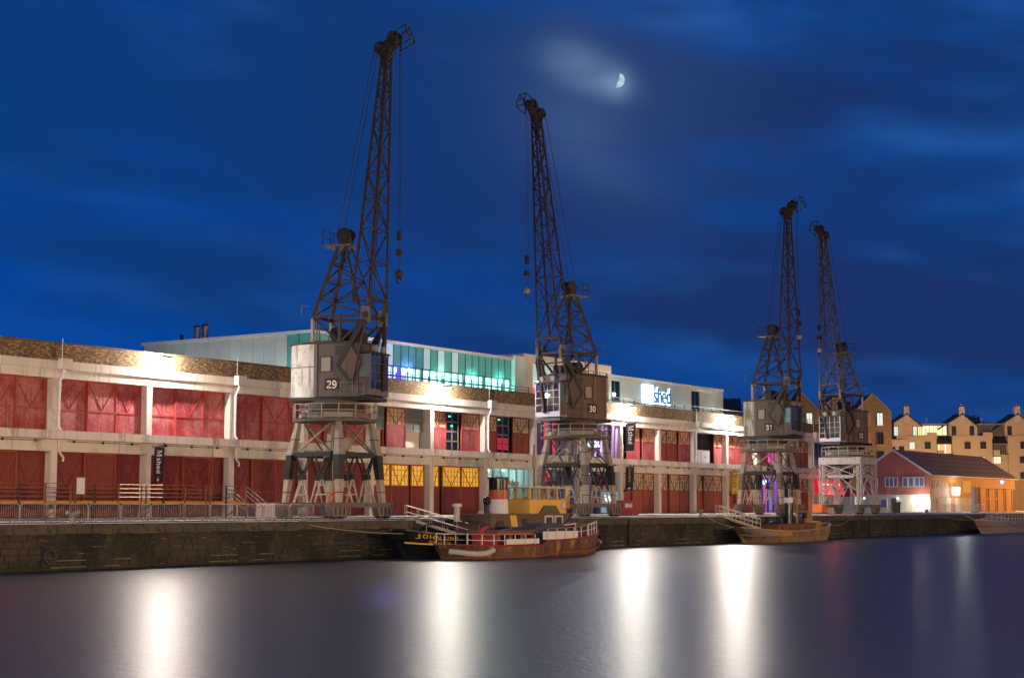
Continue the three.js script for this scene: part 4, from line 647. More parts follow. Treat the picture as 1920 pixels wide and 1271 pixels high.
  for (const [s, y, r] of [[3.35, 34.3, 0.42], [4.35, 34.95, 0.44]]) for (const t of [-0.28, 0.28]) P(head, 'sheave', new THREE.TorusGeometry(r * 0.85, 0.12, 8, 22).applyQuaternion(new THREE.Quaternion().setFromUnitVectors(V(0, 0, 1), V(tx, 0, tz))).translate(...Q(s + hs, y + hy, t)), MT.steelBlack);
  const cg = [[4.6, 34.1 + hy], [5.75, 34.65 + hy], [5.35, 35.75 + hy], [4.75, 35.4 + hy]];
  P(head, 'cage', merge([-0.45, 0.45].flatMap(t => cg.map((p, i) => { const q = cg[(i + 1) % 4]; return bG(Q(p[0] + hs, p[1], t), Q(q[0] + hs, q[1], t), 0.07); })).concat(cg.slice(1, 3).flatMap(p => [bG(Q(p[0] + hs, p[1], -0.45), Q(p[0] + hs, p[1], 0.45), 0.07)]), [bG(Q(5.55 + hs, 35.2 + hy, -0.45), Q(5.55 + hs, 35.2 + hy, 0.45), 0.06), bG(Q(4.6 + hs, 34.1 + hy, 0.45), Q(5.55 + hs, 35.2 + hy, 0.45), 0.05)])), MT.steelDark);
  // --- ropes and hook
  const rp2 = [[-0.42, -0.28], [0.34, 0.28]];
  for (const [a, b] of rp2) P(g, 'luffing_rope', cylG(Q(0.3, yd + 1.2, a), Q(3.0 + hs, 34.5 + hy, b), 0.028, 0.028, 6), MT.black);
  const hx = 4.85 + hs; for (const t of [-0.14, 0.14]) P(g, 'hoist_rope', cylG(Q(hx, hookY, t), Q(hx, 34.9 + hy, t), 0.024, 0.024, 6), MT.black);
  const hk = P(g, 'hook_block', B(hx - 0.12, hx + 0.12, hookY + 2.2, hookY + 2.9, -0.17, 0.17), MT.steelBlack); P(hk, 'hook_weight', B(hx - 0.17, hx + 0.17, hookY + 1.1, hookY + 1.6, -0.22, 0.22), MT.steelBlack);
  P(hk, 'hook_ball', new THREE.SphereGeometry(0.3, 16, 12).translate(...Q(hx, hookY - 0.15, 0)), num === '29' ? MT.steelDark : MT.steelPale); P(hk, 'hook', new THREE.TorusGeometry(0.22, 0.07, 8, 18, Math.PI * 1.5).translate(...Q(hx, hookY - 0.6, 0)), MT.steelBlack);
  return g;
}
crane({ X: 87.4, fwd: [0.25, 0.965], num: '29', label: 'tallest looking dark cargo crane at left, numbered 29 on its grey boarded house', rear: MT.stain, wall: MT.planks, hookY: 17.4, numS: 0.5, top: 32.8, cabM: M(0.15, 0.13, 0.15, { map: TX.steel }) });
crane({ X: 120.2, fwd: [-0.963, -0.257], num: '30', label: 'cargo crane numbered 30 behind the yellow wheelhouse of the tug', rear: MT.planksWarm, wall: MT.planksWarm, hookY: 19.6, numS: -0.45, tip: 0.9, top: 34.4 });
crane({ X: 160.4, fwd: [-0.017, 0.997], num: '31', label: 'cargo crane with mossy rear boards behind the rusty steam tug', rear: MT.moss, wall: MT.planksWarm, hookY: 19.3, numS: 0.9, tip: -1.0, top: 32.2, cabM: M(0.15, 0.13, 0.14, { map: TX.steel }) });
crane({ X: 183.0, fwd: [-0.966, -0.259], num: '32', label: 'cargo crane numbered 32 on pale lattice legs, farthest right', rear: MT.planks, wall: MT.planksWarm, hookY: 19.6, numS: -0.5, boxy: true, light: M(0.42, 0.40, 0.42, { map: TX.steel }), jib: M(0.07, 0.055, 0.048, { map: TX.steel, roughness: 0.7 }), tip: 0.2, top: 32.6 });

// ---------------------------------------------------------------- banners and signs on the shed
function banner(label, x, y0, y1, zOut, bg, print) {
  const b = T('hanging_banner', label, 'banner', x, y0, 0.02);
  const h = y1 - y0, tex = textPlate(160, 512, print, bg), w0 = zOut;
  // hangs square to the wall; the cloth narrows a little to the foot
  P(b, 'cloth', boxG(0, 0.03, 0, h, 0.25, 1, (a, q, c) => [a, q, 0.25 + (c - 0.25) / 0.75 * (w0 * (0.80 + 0.2 * q / h))]), new THREE.MeshStandardMaterial({ color: new THREE.Color(bg), roughness: 0.9 }));
  const e = (q) => 0.25 + w0 * (0.80 + 0.2 * q / h); P(b, 'print', quadG([-0.006, 0, 0.25], [-0.006, 0, e(0)], [-0.006, h, e(h)], [-0.006, h, 0.25]), plateMat(tex));
  P(b, 'bracket', merge([boxG(-0.03, 0.05, h + 0.03, h + 0.09, 0, w0 + 0.3), boxG(-0.03, 0.05, h + 0.09, h + 0.32, w0 + 0.2, w0 + 0.26)]), MT.black); P(b, 'bracket', boxG(-0.04, 0.06, -0.14, 0.02, 0, 0.3), MT.black); return b;
}
const vtext = (main, mc, sub, sc, arrow) => (x, w, h) => {
  x.save(); x.translate(w * 0.5, 0); x.rotate(Math.PI / 2); x.textBaseline = 'middle'; x.textAlign = 'left'; let p = h * 0.06;
  if (main) { x.fillStyle = mc; x.font = 'bold 118px serif'; x.fillText(main, p, 0); p += x.measureText(main).width + 8; }
  x.fillStyle = sc; x.font = main ? 'bold 104px sans-serif' : 'bold 62px sans-serif'; x.fillText(sub, p, 4); x.restore();
  x.strokeStyle = sc === '#d2813c' ? '#e6dcd8' : sc; x.lineWidth = 13; x.beginPath(); const cx = w * 0.5, cy = h * 0.91, r = 30;
  if (arrow === 'down') { x.moveTo(cx, cy - r); x.lineTo(cx, cy + r); x.moveTo(cx - 24, cy + 4); x.lineTo(cx, cy + r); x.lineTo(cx + 24, cy + 4); }
  if (arrow === 'left') { x.moveTo(cx + r, cy); x.lineTo(cx - r, cy); x.moveTo(cx - 4, cy - 24); x.lineTo(cx - r, cy); x.lineTo(cx - 4, cy + 24); }
  x.stroke();
};
banner('black M shed banner with down arrow hanging left of the crane numbered 29', COL(1) + 0.3, 2.65, 5.05, 0.95, '#17121a', vtext('M', '#d8cfdc', 'shed', '#d8cfdc', 'down'));
banner('long black M shed banner hanging on the upper floor beside the entrance', COL(9) + 0.3, 6.75, 9.6, 1.25, '#1d1720', vtext('M', '#efe9e6', 'shed', '#efe9e6', ''));
banner('black free entry banner with left arrow hanging beside the entrance', COL(9) + 0.3, 2.65, 5.05, 1.0, '#17121c', vtext('', '', 'free entry', '#d2813c', 'left'));
banner('yellow M cafe banner hanging on the lower floor left of the mossy crane', COL(12) + 0.3, 2.45, 4.95, 1.1, '#a98415', vtext('M', '#2a2413', 'café', '#2a2413', 'down'));
{
  const s = T('shop_sign', 'M shop lettering on the teal lit shop window', 'sign', COL(6) + 4.4, 2.9, -0.33); letters(s, 'M', -0.9, 0, 0, 0.6, M(0.55, 0.16, 0.05), null, 0.9); letters(s, 'shop', -0.25, 0, 0, 0.55, M(0.22, 0.25, 0.27), null, 0.9, 0.05);
  const d = T('entrance_sign', 'white M shed lettering on the blue lit wall by the entrance', 'sign', 142.2, 1.55, -0.2); letters(d, 'Mshed', -0.6, 0, 0, 0.6, lit(0.9, 0.97, 1, 1.2), null, 0.85, 0.04);
  // low red hull-shaped sign on the quay
  const r = T('red_quay_sign', 'low dark red M shed sign block standing on the quay by the entrance', 'sign', 136.4, 0.15, 5.2);
  const f = (x, y, z) => [x - (x > 0 ? 0 : 0) + (x < 0 ? -1 : 1) * (y > 0.5 ? 0 : 0.35), y, z]; P(r, 'panel', boxG(-2.6, 2.6, 0, 1.45, -0.15, 0.15, (x, y, z) => [x + (x < 0 ? 0.22 : -0.5) * y, y, z]), M(0.26, 0.035, 0.02, { roughness: 0.5 }));
  letters(r, 'Mshed', -0.2, 0.75, 0.06, 0.42, M(0.7, 0.68, 0.66), null, 0.8, 0.03); P(r, 'plinth', boxG(-2.65, 2.65, -0.1, 0.0, -0.2, 0.2), MT.nearBlack);
}

// ---------------------------------------------------------------- loading platform, barriers, quay furniture
{
  const p = T('loading_platform', 'raised loading platform with brown railings along the red doors at left', 'platform');
  const y = 1.3, x0 = 52, x1 = 84.2, zf = 4.2;
  P(p, 'deck', boxG(x0, x1, y - 0.1, y, 0.2, zf), MT.rust); P(p, 'edge_beam', boxG(x0, x1, y - 0.16, y + 0.02, zf + 0.002, zf + 0.08), MT.ochre);
  let i = 0; for (let x = x0 + 0.3; x <= x1; x += 1.98, i++) {
    P(p, 'post', boxG(x, x + 0.09, 0.1, y + 1.1, zf + 0.09, zf + 0.18), i % 3 ? MT.rust : MT.steelDark); if (i % 3 === 2) P(p, 'post', boxG(x + 0.42, x + 0.5, 0.1, y + 1.1, zf + 0.09, zf + 0.18), MT.rust);
    if (x + 1.98 < x1) { for (const h of [0.28, 0.55, 0.82, 1.08]) P(p, 'rail', beamG([x + 0.1, y + h, zf + 0.13], [x + 1.97, y + h, zf + 0.13], 0.045), i > 9 && i < 12 ? MT.alu : MT.rust); P(p, 'under_brace', i % 2 ? beamG([x + 0.1, 0.2, zf - 0.05], [x + 1.9, y - 0.2, zf - 0.05], 0.06) : beamG([x + 0.1, y - 0.2, zf - 0.05], [x + 1.9, 0.2, zf - 0.05], 0.06), MT.rust); }
  }
  for (let s = 0; s < 7; s++) P(p, 'step', boxG(x1 + s * 0.3, x1 + 0.29 + s * 0.3, y - 0.06 - s * 0.17, y - 0.02 - s * 0.17, 2.4, zf), MT.steelGrey);
  for (const z of [2.4, zf + 0.05]) for (const h of [0.45, 0.75, 1.05]) P(p, 'stair_rail', beamG([x1, y + h, z], [x1 + 2.1, 0.14 + h, z], 0.06), MT.alu);
  for (const z of [2.4, zf + 0.05]) P(p, 'post', beamG([x1 + 2.1, 0.15, z], [x1 + 2.1, 1.2, z], 0.06), MT.alu);
  rebase(p, 68, 0.15, 2);
  const n = T('notice_board', 'blank white notice board fixed to the platform railing', 'sign', 68.9, 1.75, 4.42); P(n, 'board', boxG(-0.32, 0.32, 0, 1.0, 0, 0.03), M(0.6, 0.58, 0.58)); P(n, 'frame', merge([boxG(-0.35, 0.35, 1.0, 1.03, -0.01, 0.04), boxG(-0.35, 0.35, -0.03, 0, -0.01, 0.04)]), MT.galv);
}
function makeBarrier() {
  const b = T('crowd_barrier', '', 'barrier'); const w = 2.3;
  const fr = [[-w / 2, 0.22], [-w / 2, 0.95], [-w / 2 + 0.13, 1.08], [w / 2 - 0.13, 1.08], [w / 2, 0.95], [w / 2, 0.22]];
  P(b, 'frame', merge([...fr.slice(0, 5).map((p, i) => beamG([p[0], p[1], 0], [fr[i + 1][0], fr[i + 1][1], 0], 0.045)), beamG([-w / 2, 0.22, 0], [w / 2, 0.22, 0], 0.04)]), MT.galv);
  P(b, 'bars', merge(Array.from({ length: 15 }, (_, i) => beamG([-w / 2 + (i + 1) * w / 16, 0.22, 0], [-w / 2 + (i + 1) * w / 16, 1.08, 0], 0.016))), MT.galv);
  for (const s of [-0.75, 0.75]) P(b, 'foot', merge([beamG([s, 0.22, 0], [s, 0.03, 0.3], 0.035), beamG([s, 0.22, 0], [s, 0.03, -0.3], 0.035)]), MT.galv);
  return b;
}
{
  const proto = makeBarrier(); let i = 0;
  const put = (x, z, turn, label) => { const b = i ? proto.clone() : proto; if (i) { b.name = numbered('crowd_barrier'); scene.add(b); } i++; b.position.set(x, 0.03, z); b.rotation.y = turn; b.userData = { label, category: 'barrier', group: 'grey crowd barriers along the quay edge' }; };
  for (let k = 0; k < 12; k++) put(54.0 + k * 2.42, 12.45 + 0.14 * (hash(k, 8) - 0.5), 0.06 * (hash(k, 5) - 0.5), `grey crowd barrier on the quay edge, ${ORD[k]} from the left`);
  put(86.6, 8.6, 0.04, 'grey crowd barrier under the portal of the crane numbered 29'); put(89.1, 8.7, -0.03, 'grey crowd barrier under the right legs of the crane numbered 29');
  const w = T('white_barrier_panel', 'white sheeted barrier panel below the platform steps', 'barrier', 79.2, 0.03, 10.6, 0.05); P(w, 'sheet', boxG(-0.95, 0.95, 0.15, 1.15, -0.02, 0.02), M(0.62, 0.61, 0.6)); for (const s of [-0.97, 0.97]) P(w, 'post', boxG(s - 0.03, s + 0.03, 0.02, 1.2, -0.03, 0.03), MT.galv); for (const s of [-0.7, 0.7]) P(w, 'foot', boxG(s - 0.04, s + 0.04, 0, 0.06, -0.3, 0.3), MT.galv); P(w, 'slats', merge(Array.from({ length: 9 }, (_, k) => boxG(-0.85 + k * 0.2, -0.8 + k * 0.2, 0.16, 1.14, 0.021, 0.04))), M(0.5, 0.5, 0.52));
}
[[60.4, 'mooring bollard on the quay edge in front of the railings at far left'], [79.6, 'mooring bollard on the quay edge just left of the crane numbered 29'], [136.3, 'mooring bollard on the quay edge below the doors right of the entrance'], [175, 'mooring bollard on the quay edge right of the steam tug'], [199, 'mooring bollard on the quay edge in front of the red gabled hut']].forEach(([x, label]) => {
  const b = T('mooring_bollard', label, 'bollard', x, 0, 13.55, 0, 'mooring bollards on the quay edge'); const m = M(0.20, 0.23, 0.20, { map: TX.steel });
  P(b, 'post', new THREE.LatheGeometry([[0.3, 0], [0.3, 0.06], [0.17, 0.12], [0.15, 0.38], [0.24, 0.46], [0.25, 0.56], [0.14, 0.62], [0, 0.63]].map(p => new THREE.Vector2(...p)), 16), m);
  for (const s of [-1, 1]) P(b, 'horn', cylG([0, 0.36, 0], [s * 0.42, 0.62, 0], 0.1, 0.13, 10), m);
});
{ const l = T('life_ring', 'orange life ring on a post under the crane numbered 29', 'life ring', 86.2, 0.08, 10.6); P(l, 'ring', new THREE.TorusGeometry(0.4, 0.085, 10, 26).rotateY(-0.6).translate(0, 1.5, 0.08), MT.orange); P(l, 'post', beamG([0, 0, 0], [0, 2.0, 0], 0.07), MT.orange); }
{ const l = T('green_bin', 'dark green wheeled bin on the quay right of the last crane', 'bin', 203.5, 0.1, 8); P(l, 'body', boxG(-0.4, 0.4, 0.12, 1.35, -0.4, 0.4, (x, y, z) => [x * (0.8 + 0.15 * y), y, z * (0.8 + 0.15 * y)]), M(0.03, 0.06, 0.02)); P(l, 'lid', boxG(-0.46, 0.46, 1.352, 1.5, -0.46, 0.46), M(0.04, 0.07, 0.03)); for (const s of [-0.3, 0.3]) P(l, 'wheel', cylG([s - 0.05, 0.12, -0.3], [s + 0.05, 0.12, -0.3], 0.12, 0.12, 10), MT.black); }
{ const l = T('orange_hopper', 'orange tarpaulin covered crate under the last crane', 'crate', 179.8, 0.1, 7.2); P(l, 'cover', boxG(-0.75, 0.75, 0.2, 1.1, -0.6, 0.6, (x, y, z) => [x * (1.1 - 0.2 * y), y - 0.1 * x * y, z]), MT.orange); P(l, 'pallet', boxG(-0.8, 0.8, 0, 0.18, -0.65, 0.65), MT.rust); }
{ const t = T('red_gazebo', 'red topped gazebo tent with pale sides beyond the last crane', 'tent', 216.2, 0.25, -4); const rc = new THREE.ConeGeometry(2.7, 1.0, 4); rc.rotateY(Math.PI / 4); rc.translate(0, 3.0, 0); P(t, 'roof', rc, M(0.55, 0.03, 0.04)); P(t, 'valance', merge([boxG(-1.92, 1.92, 2.15, 2.5, 1.88, 1.92), boxG(-1.92, 1.92, 2.15, 2.5, -1.92, -1.88), boxG(-1.92, -1.88, 2.15, 2.5, -1.88, 1.88), boxG(1.88, 1.92, 2.15, 2.5, -1.88, 1.88)]), M(0.5, 0.015, 0.03)); P(t, 'side_wall', boxG(-1.8, 1.8, 0, 2.15, 1.75, 1.78), M(0.45, 0.55, 0.5)); P(t, 'side_wall', boxG(-1.8, -1.77, 0, 2.15, -1.75, 1.74), M(0.45, 0.55, 0.5)); for (const x of [-1.85, 1.85]) for (const z of [-1.85, 1.85]) P(t, 'pole', beamG([x, 0, z], [x, 2.5, z], 0.06), MT.galv); glow(t, 0, 1.9, 2.8, C(0.8, 1, 0.9), 8, 4); P(t, 'tent_lamp', new THREE.SphereGeometry(0.1, 10, 8).translate(0, 1.95, 2.6), lit(0.8, 1, 0.9, 6)); }
{ const w = T('stone_pillar', 'tall grey slab sign standing on the quay before the orange lit boarded wall', 'sign', 238, 0.1, 7.4); P(w, 'slab', boxG(-0.7, 0.7, 0, 3.9, -0.2, 0.2), M(0.24, 0.23, 0.22, { map: TX.render })); P(w, 'edge', boxG(-0.78, -0.702, 0, 3.9, -0.22, 0.22), M(0.4, 0.4, 0.42)); P(w, 'base', boxG(-0.9, 0.9, -0.1, 0.08, -0.4, 0.4), MT.coping); }
for (let k = 0; k < 9; k++) { // light fence between hut and water
  const f = T('mesh_fence_panel', `low wire fence panel before the red hut, ${ORD[k]} from the left`, 'fence', 205 + k * 3.5, 0.08, 9.4, 0, 'wire fence panels before the hut'); P(f, 'frame', merge([beamG([0, 0.05, 0], [0, 1.3, 0], 0.05), beamG([3.4, 0.05, 0], [3.4, 1.3, 0], 0.05), beamG([0, 1.28, 0], [3.4, 1.28, 0], 0.045), beamG([0, 0.2, 0], [3.4, 0.2, 0], 0.045)]), MT.alu); P(f, 'wires', merge(Array.from({ length: 16 }, (_, i) => beamG([0.2 + i * 0.2, 0.2, 0], [0.2 + i * 0.2, 1.28, 0], 0.012))), MT.alu);
}

// ---------------------------------------------------------------- boats
// stations: [x, halfBeamDeck, halfBeamWater, deckY]; y of water is 0 in a boat's own axes
const refine = (st) => { const o = []; for (let i = 0; i + 1 < st.length; i++) { const p = [st[Math.max(0, i - 1)], st[i], st[i + 1], st[Math.min(st.length - 1, i + 2)]]; const n = 4; for (let k = 0; k < n; k++) { const t = k / n; o.push([0, 1, 2, 3, 4].map(j => { const a = p[0][j] ?? 0, b = p[1][j] ?? 0, c = p[2][j] ?? 0, d = p[3][j] ?? 0; return j === 0 ? b + (c - b) * t : Math.max(j === 4 ? -9 : 0.03, 0.5 * (2 * b + (c - a) * t + (2 * a - 5 * b + 4 * c - d) * t * t + (3 * b - a - 3 * c + d) * t * t * t)); })); } } o.push(st[st.length - 1].map(q => q)); o[o.length - 1][4] ??= 0; return o; };
const secZ = (bd, bw, dy, y) => { const m = bd * 0.6 + bw * 0.4, h = dy * 0.5; return y >= h ? m + (bd - m) * (y - h) / (dy - h) : bw + (m - bw) * Math.max(0, y) / h; };
function hullG(st) {
  const N = 7, secs = st.map(([x, bd, bw, dy, rake]) => { const side = (s) => Array.from({ length: N + 1 }, (_, i) => { const y = i === N ? -0.7 : dy * (1 - i / (N - 1)); return [x + rake * (1 - Math.max(0, y) / dy), y, s * (i === N ? bw * 0.6 : secZ(bd, bw, dy, y))]; }); return [...side(-1), ...side(1).reverse()]; });
  const pos = [], uv = [], idx = [], n = 2 * (N + 1); secs.forEach(s => s.forEach((p, j) => { pos.push(...p); uv.push(p[0], p[1] + (j > N ? 3 : 0)); }));
  for (let i = 0; i + 1 < secs.length; i++) for (let j = 0; j < n - 1; j++) { const a = i * n + j, b = a + 1, c = a + n, d = c + 1; idx.push(a, b, c, b, d, c); }
  for (const e of [0, secs.length - 1]) for (let j = 1; j + 1 < n; j++) { const a = e * n; idx.push(...(e ? [a, a + j, a + j + 1] : [a, a + j + 1, a + j])); }
  const g = new THREE.BufferGeometry(); g.setAttribute('position', new THREE.Float32BufferAttribute(pos, 3)); g.setAttribute('uv', new THREE.Float32BufferAttribute(uv, 2)); g.setIndex(idx); g.computeVertexNormals(); return g;
}
// a skin that follows the hull's near side between two stations and two heights (fractions of the deck height)
function skinG(st, x0, x1, f0, f1, off = 0.03) {
  const at = (x) => { let i = 0; while (i + 2 < st.length && st[i + 1][0] < x) i++; const a = st[i], b = st[i + 1], t = (x - a[0]) / (b[0] - a[0]); return a.map((q, j) => q + ((b[j] ?? 0) - q) * t); };
  const pos = [], uv = [], idx = [], n = 24, m = 4; for (let i = 0; i <= n; i++) for (let j = 0; j <= m; j++) { const [x, bd, bw, dy, rake] = at(x0 + (x1 - x0) * i / n), f = f0 + (f1 - f0) * j / m, y = dy * f; pos.push(x + rake * (1 - f) - (rake > 0.05 ? off : 0), y, secZ(bd, bw, dy, y) + off); uv.push(i / n, j / m); }
  for (let i = 0; i < n; i++) for (let j = 0; j < m; j++) { const a = i * (m + 1) + j; idx.push(a, a + m + 1, a + 1, a + 1, a + m + 1, a + m + 2); }
  const g = new THREE.BufferGeometry(); g.setAttribute('position', new THREE.Float32BufferAttribute(pos, 3)); g.setAttribute('uv', new THREE.Float32BufferAttribute(uv, 2)); g.setIndex(idx); g.computeVertexNormals(); return g;
}
function deckG(st, drop = 0.35, inset = 0.12) { const pos = [], uv = [], idx = []; st.forEach(([x, bd, , dy]) => { for (const s of [-1, 1]) { pos.push(x, dy - drop, s * Math.max(0.02, bd - inset)); uv.push(x, s * bd); } }); for (let i = 0; i + 1 < st.length; i++) { const a = i * 2; idx.push(a, a + 1, a + 2, a + 1, a + 3, a + 2); } const g = new THREE.BufferGeometry(); g.setAttribute('position', new THREE.Float32BufferAttribute(pos, 3)); g.setAttribute('uv', new THREE.Float32BufferAttribute(uv, 2)); g.setIndex(idx); g.computeVertexNormals(); return g; }
const stripeG = (st, y, h, off, s) => merge(st.slice(0, -1).map((p, i) => { const q = st[i + 1], f = (r) => r[1] * 0.62 + r[2] * 0.38 + off; return beamG([p[0], p[3] * 0.52 + y, s * f(p)], [q[0], q[3] * 0.52 + y, s * f(q)], 0.05, h); }));
const rimG = (st, w = 0.12, h = 0.1, off = 0) => merge([-1, 1].flatMap(s => st.slice(0, -1).map((p, i) => { const q = st[i + 1]; return beamG([p[0], p[3], s * (p[1] + off)], [q[0], q[3], s * (q[1] + off)], w, h); })));
function railRun(parent, st, x0, x1, h, lo, post, top, step = 1.2, side = 1) {
  const at = (x) => { let i = 0; while (i + 2 < st.length && st[i + 1][0] < x) i++; const a = st[i], b = st[i + 1], f = (x - a[0]) / (b[0] - a[0]); return [a[3] + (b[3] - a[3]) * f, a[1] + (b[1] - a[1]) * f - 0.12]; };
  for (let x = x0; x <= x1 + 0.01; x += step) { const [dy, b] = at(x); P(parent, 'stanchion', beamG([x, dy, side * b], [x, dy + h, side * b], 0.05), post); if (x + step <= x1 + 0.01) { const [d2, b2] = at(x + step); P(parent, 'rail', beamG([x, dy + h, side * b], [x + step, d2 + h, side * b2], 0.06), top); for (const q of lo) P(parent, 'rail', beamG([x, dy + q, side * b], [x + step, d2 + q, side * b2], 0.035), post); } }
}
const whiteP = M(0.62, 0.6, 0.6, { roughness: 0.5 }), yellowP = M(0.70, 0.43, 0.085, { map: TX.render, roughness: 0.5 }), navy = M(0.010, 0.010, 0.018, { roughness: 0.35 }), brownP = M(0.085, 0.05, 0.035, { roughness: 0.5 });
{ // big tug against the wall
  const b = T('tug_boat', 'large black tug with white red and black funnel and yellow wheelhouse', 'tug', 96, WATER, 17);
  const st = refine([[-10.7, 0.6, 0.2, 1.9, 0.9], [-10.2, 1.5, 0.9, 1.78, 0.6], [-9, 2.15, 1.7, 1.62, 0.2], [-6, 2.5, 2.35, 1.5, 0], [-1, 2.6, 2.5, 1.5, 0], [4, 2.5, 2.3, 1.75, 0], [7.5, 1.9, 1.5, 2.2, 0], [9.8, 0.9, 0.5, 2.6, 0], [10.8, 0.12, 0.06, 2.85, -0.3]]);
  const h = P(b, 'hull', hullG(st), navy); P(b, 'deck', deckG(st, 0.6), brownP); P(h, 'yellow_stripe', stripeG(st, 0.08, 0.1, 0.04, 1), yellowP); P(h, 'gunwale', rimG(st, 0.14, 0.1), M(0.04, 0.04, 0.045, { roughness: 0.4 }));
  const nt = textPlate(512, 160, (x) => { x.fillStyle = '#d9a51e'; x.font = 'bold 82px sans-serif'; x.textAlign = 'center'; x.fillText('JOHN KING', 256, 72); x.font = 'bold 66px sans-serif'; x.fillText('BRISTOL', 256, 146); }, '#0b0b10');
  P(h, 'stern_name', skinG(st, -10.6, -6.9, 0.56, 0.95), plateMat(nt));
  for (const [x, r] of [[-6.4, 0.95], [-2.6, 1.1]]) { const pts = []; for (let i = 0; i <= 12; i++) { const a = Math.PI * i / 12; pts.push([x + 0.5 * Math.cos(a), 1.35 + r * Math.sin(a), -2.3 * Math.cos(a)]); } P(b, 'tow_arch', tubeG(pts, 0.07, 30, 8), M(0.05, 0.05, 0.055, { roughness: 0.3 })); for (const z of [-0.9, 0.9]) P(b, 'arch_stay', beamG([x, 1.0, z], [x, 1.35 + r * 0.9, z], 0.05), MT.galv); }
  const dh = P(b, 'deckhouse', boxG(-2.2, 8.2, 0.9, 2.85, -1.6, 1.6), brownP); P(dh, 'deckhouse_top', boxG(-2.35, 8.35, 2.853, 2.95, -1.75, 1.75), M(0.13, 0.09, 0.06));
  for (const x of [5.0, 6.4]) { const d = P(dh, 'door', boxG(x, x + 0.9, 1.0, 2.7, 1.602, 1.64), MT.nearBlack); P(d, 'door_frame', merge([boxG(x - 0.1, x, 1.0, 2.8, 1.604, 1.7), boxG(x + 0.9, x + 1.0, 1.0, 2.8, 1.604, 1.7), boxG(x, x + 0.9, 2.7, 2.8, 1.604, 1.7)]), whiteP); }
  P(dh, 'panel', boxG(0.7, 1.5, 1.0, 2.84, 1.602, 1.66, (x, y, z) => [x - 0.25 * (y - 1), y, z]), yellowP); P(dh, 'porthole', cylG([-1.0, 1.9, 1.6], [-1.0, 1.9, 1.66], 0.6, 0.6, 20), MT.black); P(dh, 'panel', boxG(2.2, 2.8, 1.2, 2.6, 1.602, 1.65, (x, y, z) => [x - 0.2 * (y - 1), y, z]), MT.black);
  const fb = 2.95, fn = (y0, y1, m, nm, par) => P(par, nm, cylG([1.2 + (y0 - fb) * -0.03, y0, 0], [1.2 + (y1 - fb) * -0.03, y1, 0], 0.74 - (y0 - fb) * 0.02, 0.74 - (y1 - fb) * 0.02, 28), m);
  const fu = fn(fb, 4.0, whiteP, 'funnel', b); fn(4.0, 4.68, M(0.42, 0.06, 0.012, { roughness: 0.4 }), 'red_band', fu); fn(4.68, 5.5, M(0.006, 0.006, 0.008, { roughness: 0.12 }), 'black_top', fu); P(fu, 'funnel_cap', cylG([1.12, 5.5, 0], [1.12, 5.6, 0], 0.8, 0.74, 28), MT.black); P(fu, 'whistle', boxG(1.75, 2.0, 5.1, 5.4, 0.2, 0.35), MT.black); P(fu, 'funnel_stay', beamG([1.95, 2.95, 0.3], [1.9, 5.3, 0.3], 0.05), yellowP);
  for (const [x, m] of [[-1.7, MT.black], [3.5, M(0.30, 0.28, 0.02)]]) { const v = P(b, 'cowl_vent', cylG([x, 2.95, 0.9], [x, 3.7, 0.9], 0.17, 0.17, 14), MT.black); P(v, 'cowl', new THREE.SphereGeometry(0.34, 18, 12).scale(1, 1, 0.75).translate(x, 3.85, 0.95), m === MT.black ? M(0.02, 0.02, 0.022, { roughness: 0.15 }) : m); }
  for (const [x, hh] of [[-3.2, 0.95], [0.0, 0.45]]) { const v = P(b, 'mushroom_vent', cylG([x, 2.4, -0.6], [x, 2.5 + hh, -0.6], 0.24, 0.2, 14), M(0.5, 0.47, 0.4)); P(v, 'cap', cylG([x, 2.5 + hh, -0.6], [x, 2.72 + hh, -0.6], 0.38, 0.3, 14), M(0.6, 0.57, 0.5)); }
  const wh = P(b, 'wheelhouse', boxG(3.0, 8.1, 2.96, 4.0, -1.55, 1.55), yellowP); P(wh, 'wheelhouse_roof', boxG(2.7, 8.4, 4.82, 4.94, -1.75, 1.75), M(0.5, 0.45, 0.36));
  for (let i = 0; i <= 4; i++) for (const z of [-1.5, 1.5]) { const x = 3.05 + i * 1.25; P(wh, 'window_post', boxG(x - 0.07, x + 0.07, 4.0, 4.82, z - 0.07, z + 0.07), yellowP); if (i < 4) P(wh, 'window', boxG(x + 0.09, x + 1.16, 4.06, 4.76, z - 0.01, z + 0.01), MT.pane); }
  for (const x of [3.05, 8.05]) for (let i = 0; i < 3; i++) { P(wh, 'window', boxG(x - 0.01, x + 0.01, 4.06, 4.76, -1.4 + i * 0.95, -0.55 + i * 0.95), MT.pane); P(wh, 'window_post', boxG(x - 0.06, x + 0.06, 4.0, 4.82, -0.53 + i * 0.95, -0.45 + i * 0.95), yellowP); }
  P(wh, 'window_sill', boxG(2.95, 8.15, 3.96, 4.03, -1.6, 1.6), M(0.45, 0.22, 0.03)); P(wh, 'life_box', boxG(7.3, 7.7, 3.35, 3.75, 1.552, 1.75), M(0.6, 0.6, 0.6)); P(wh, 'orange_box', boxG(7.75, 8.15, 3.3, 3.8, 1.552, 1.8), MT.orange);
  P(b, 'tarpaulin', boxG(4.2, 7.0, 2.96, 3.55, 1.56, 1.7, (x, y, z) => [x + (y > 3.2 ? (x < 5.6 ? 0.7 : -0.6) : 0), y, z]), M(0.10, 0.10, 0.05)); P(b, 'skylight', boxG(3.2, 4.6, 2.96, 3.4, 0.4, 1.3, (x, y, z) => [x, y, z > 0.8 ? z - (y - 2.96) * 0.6 : z]), M(0.3, 0.28, 0.28));
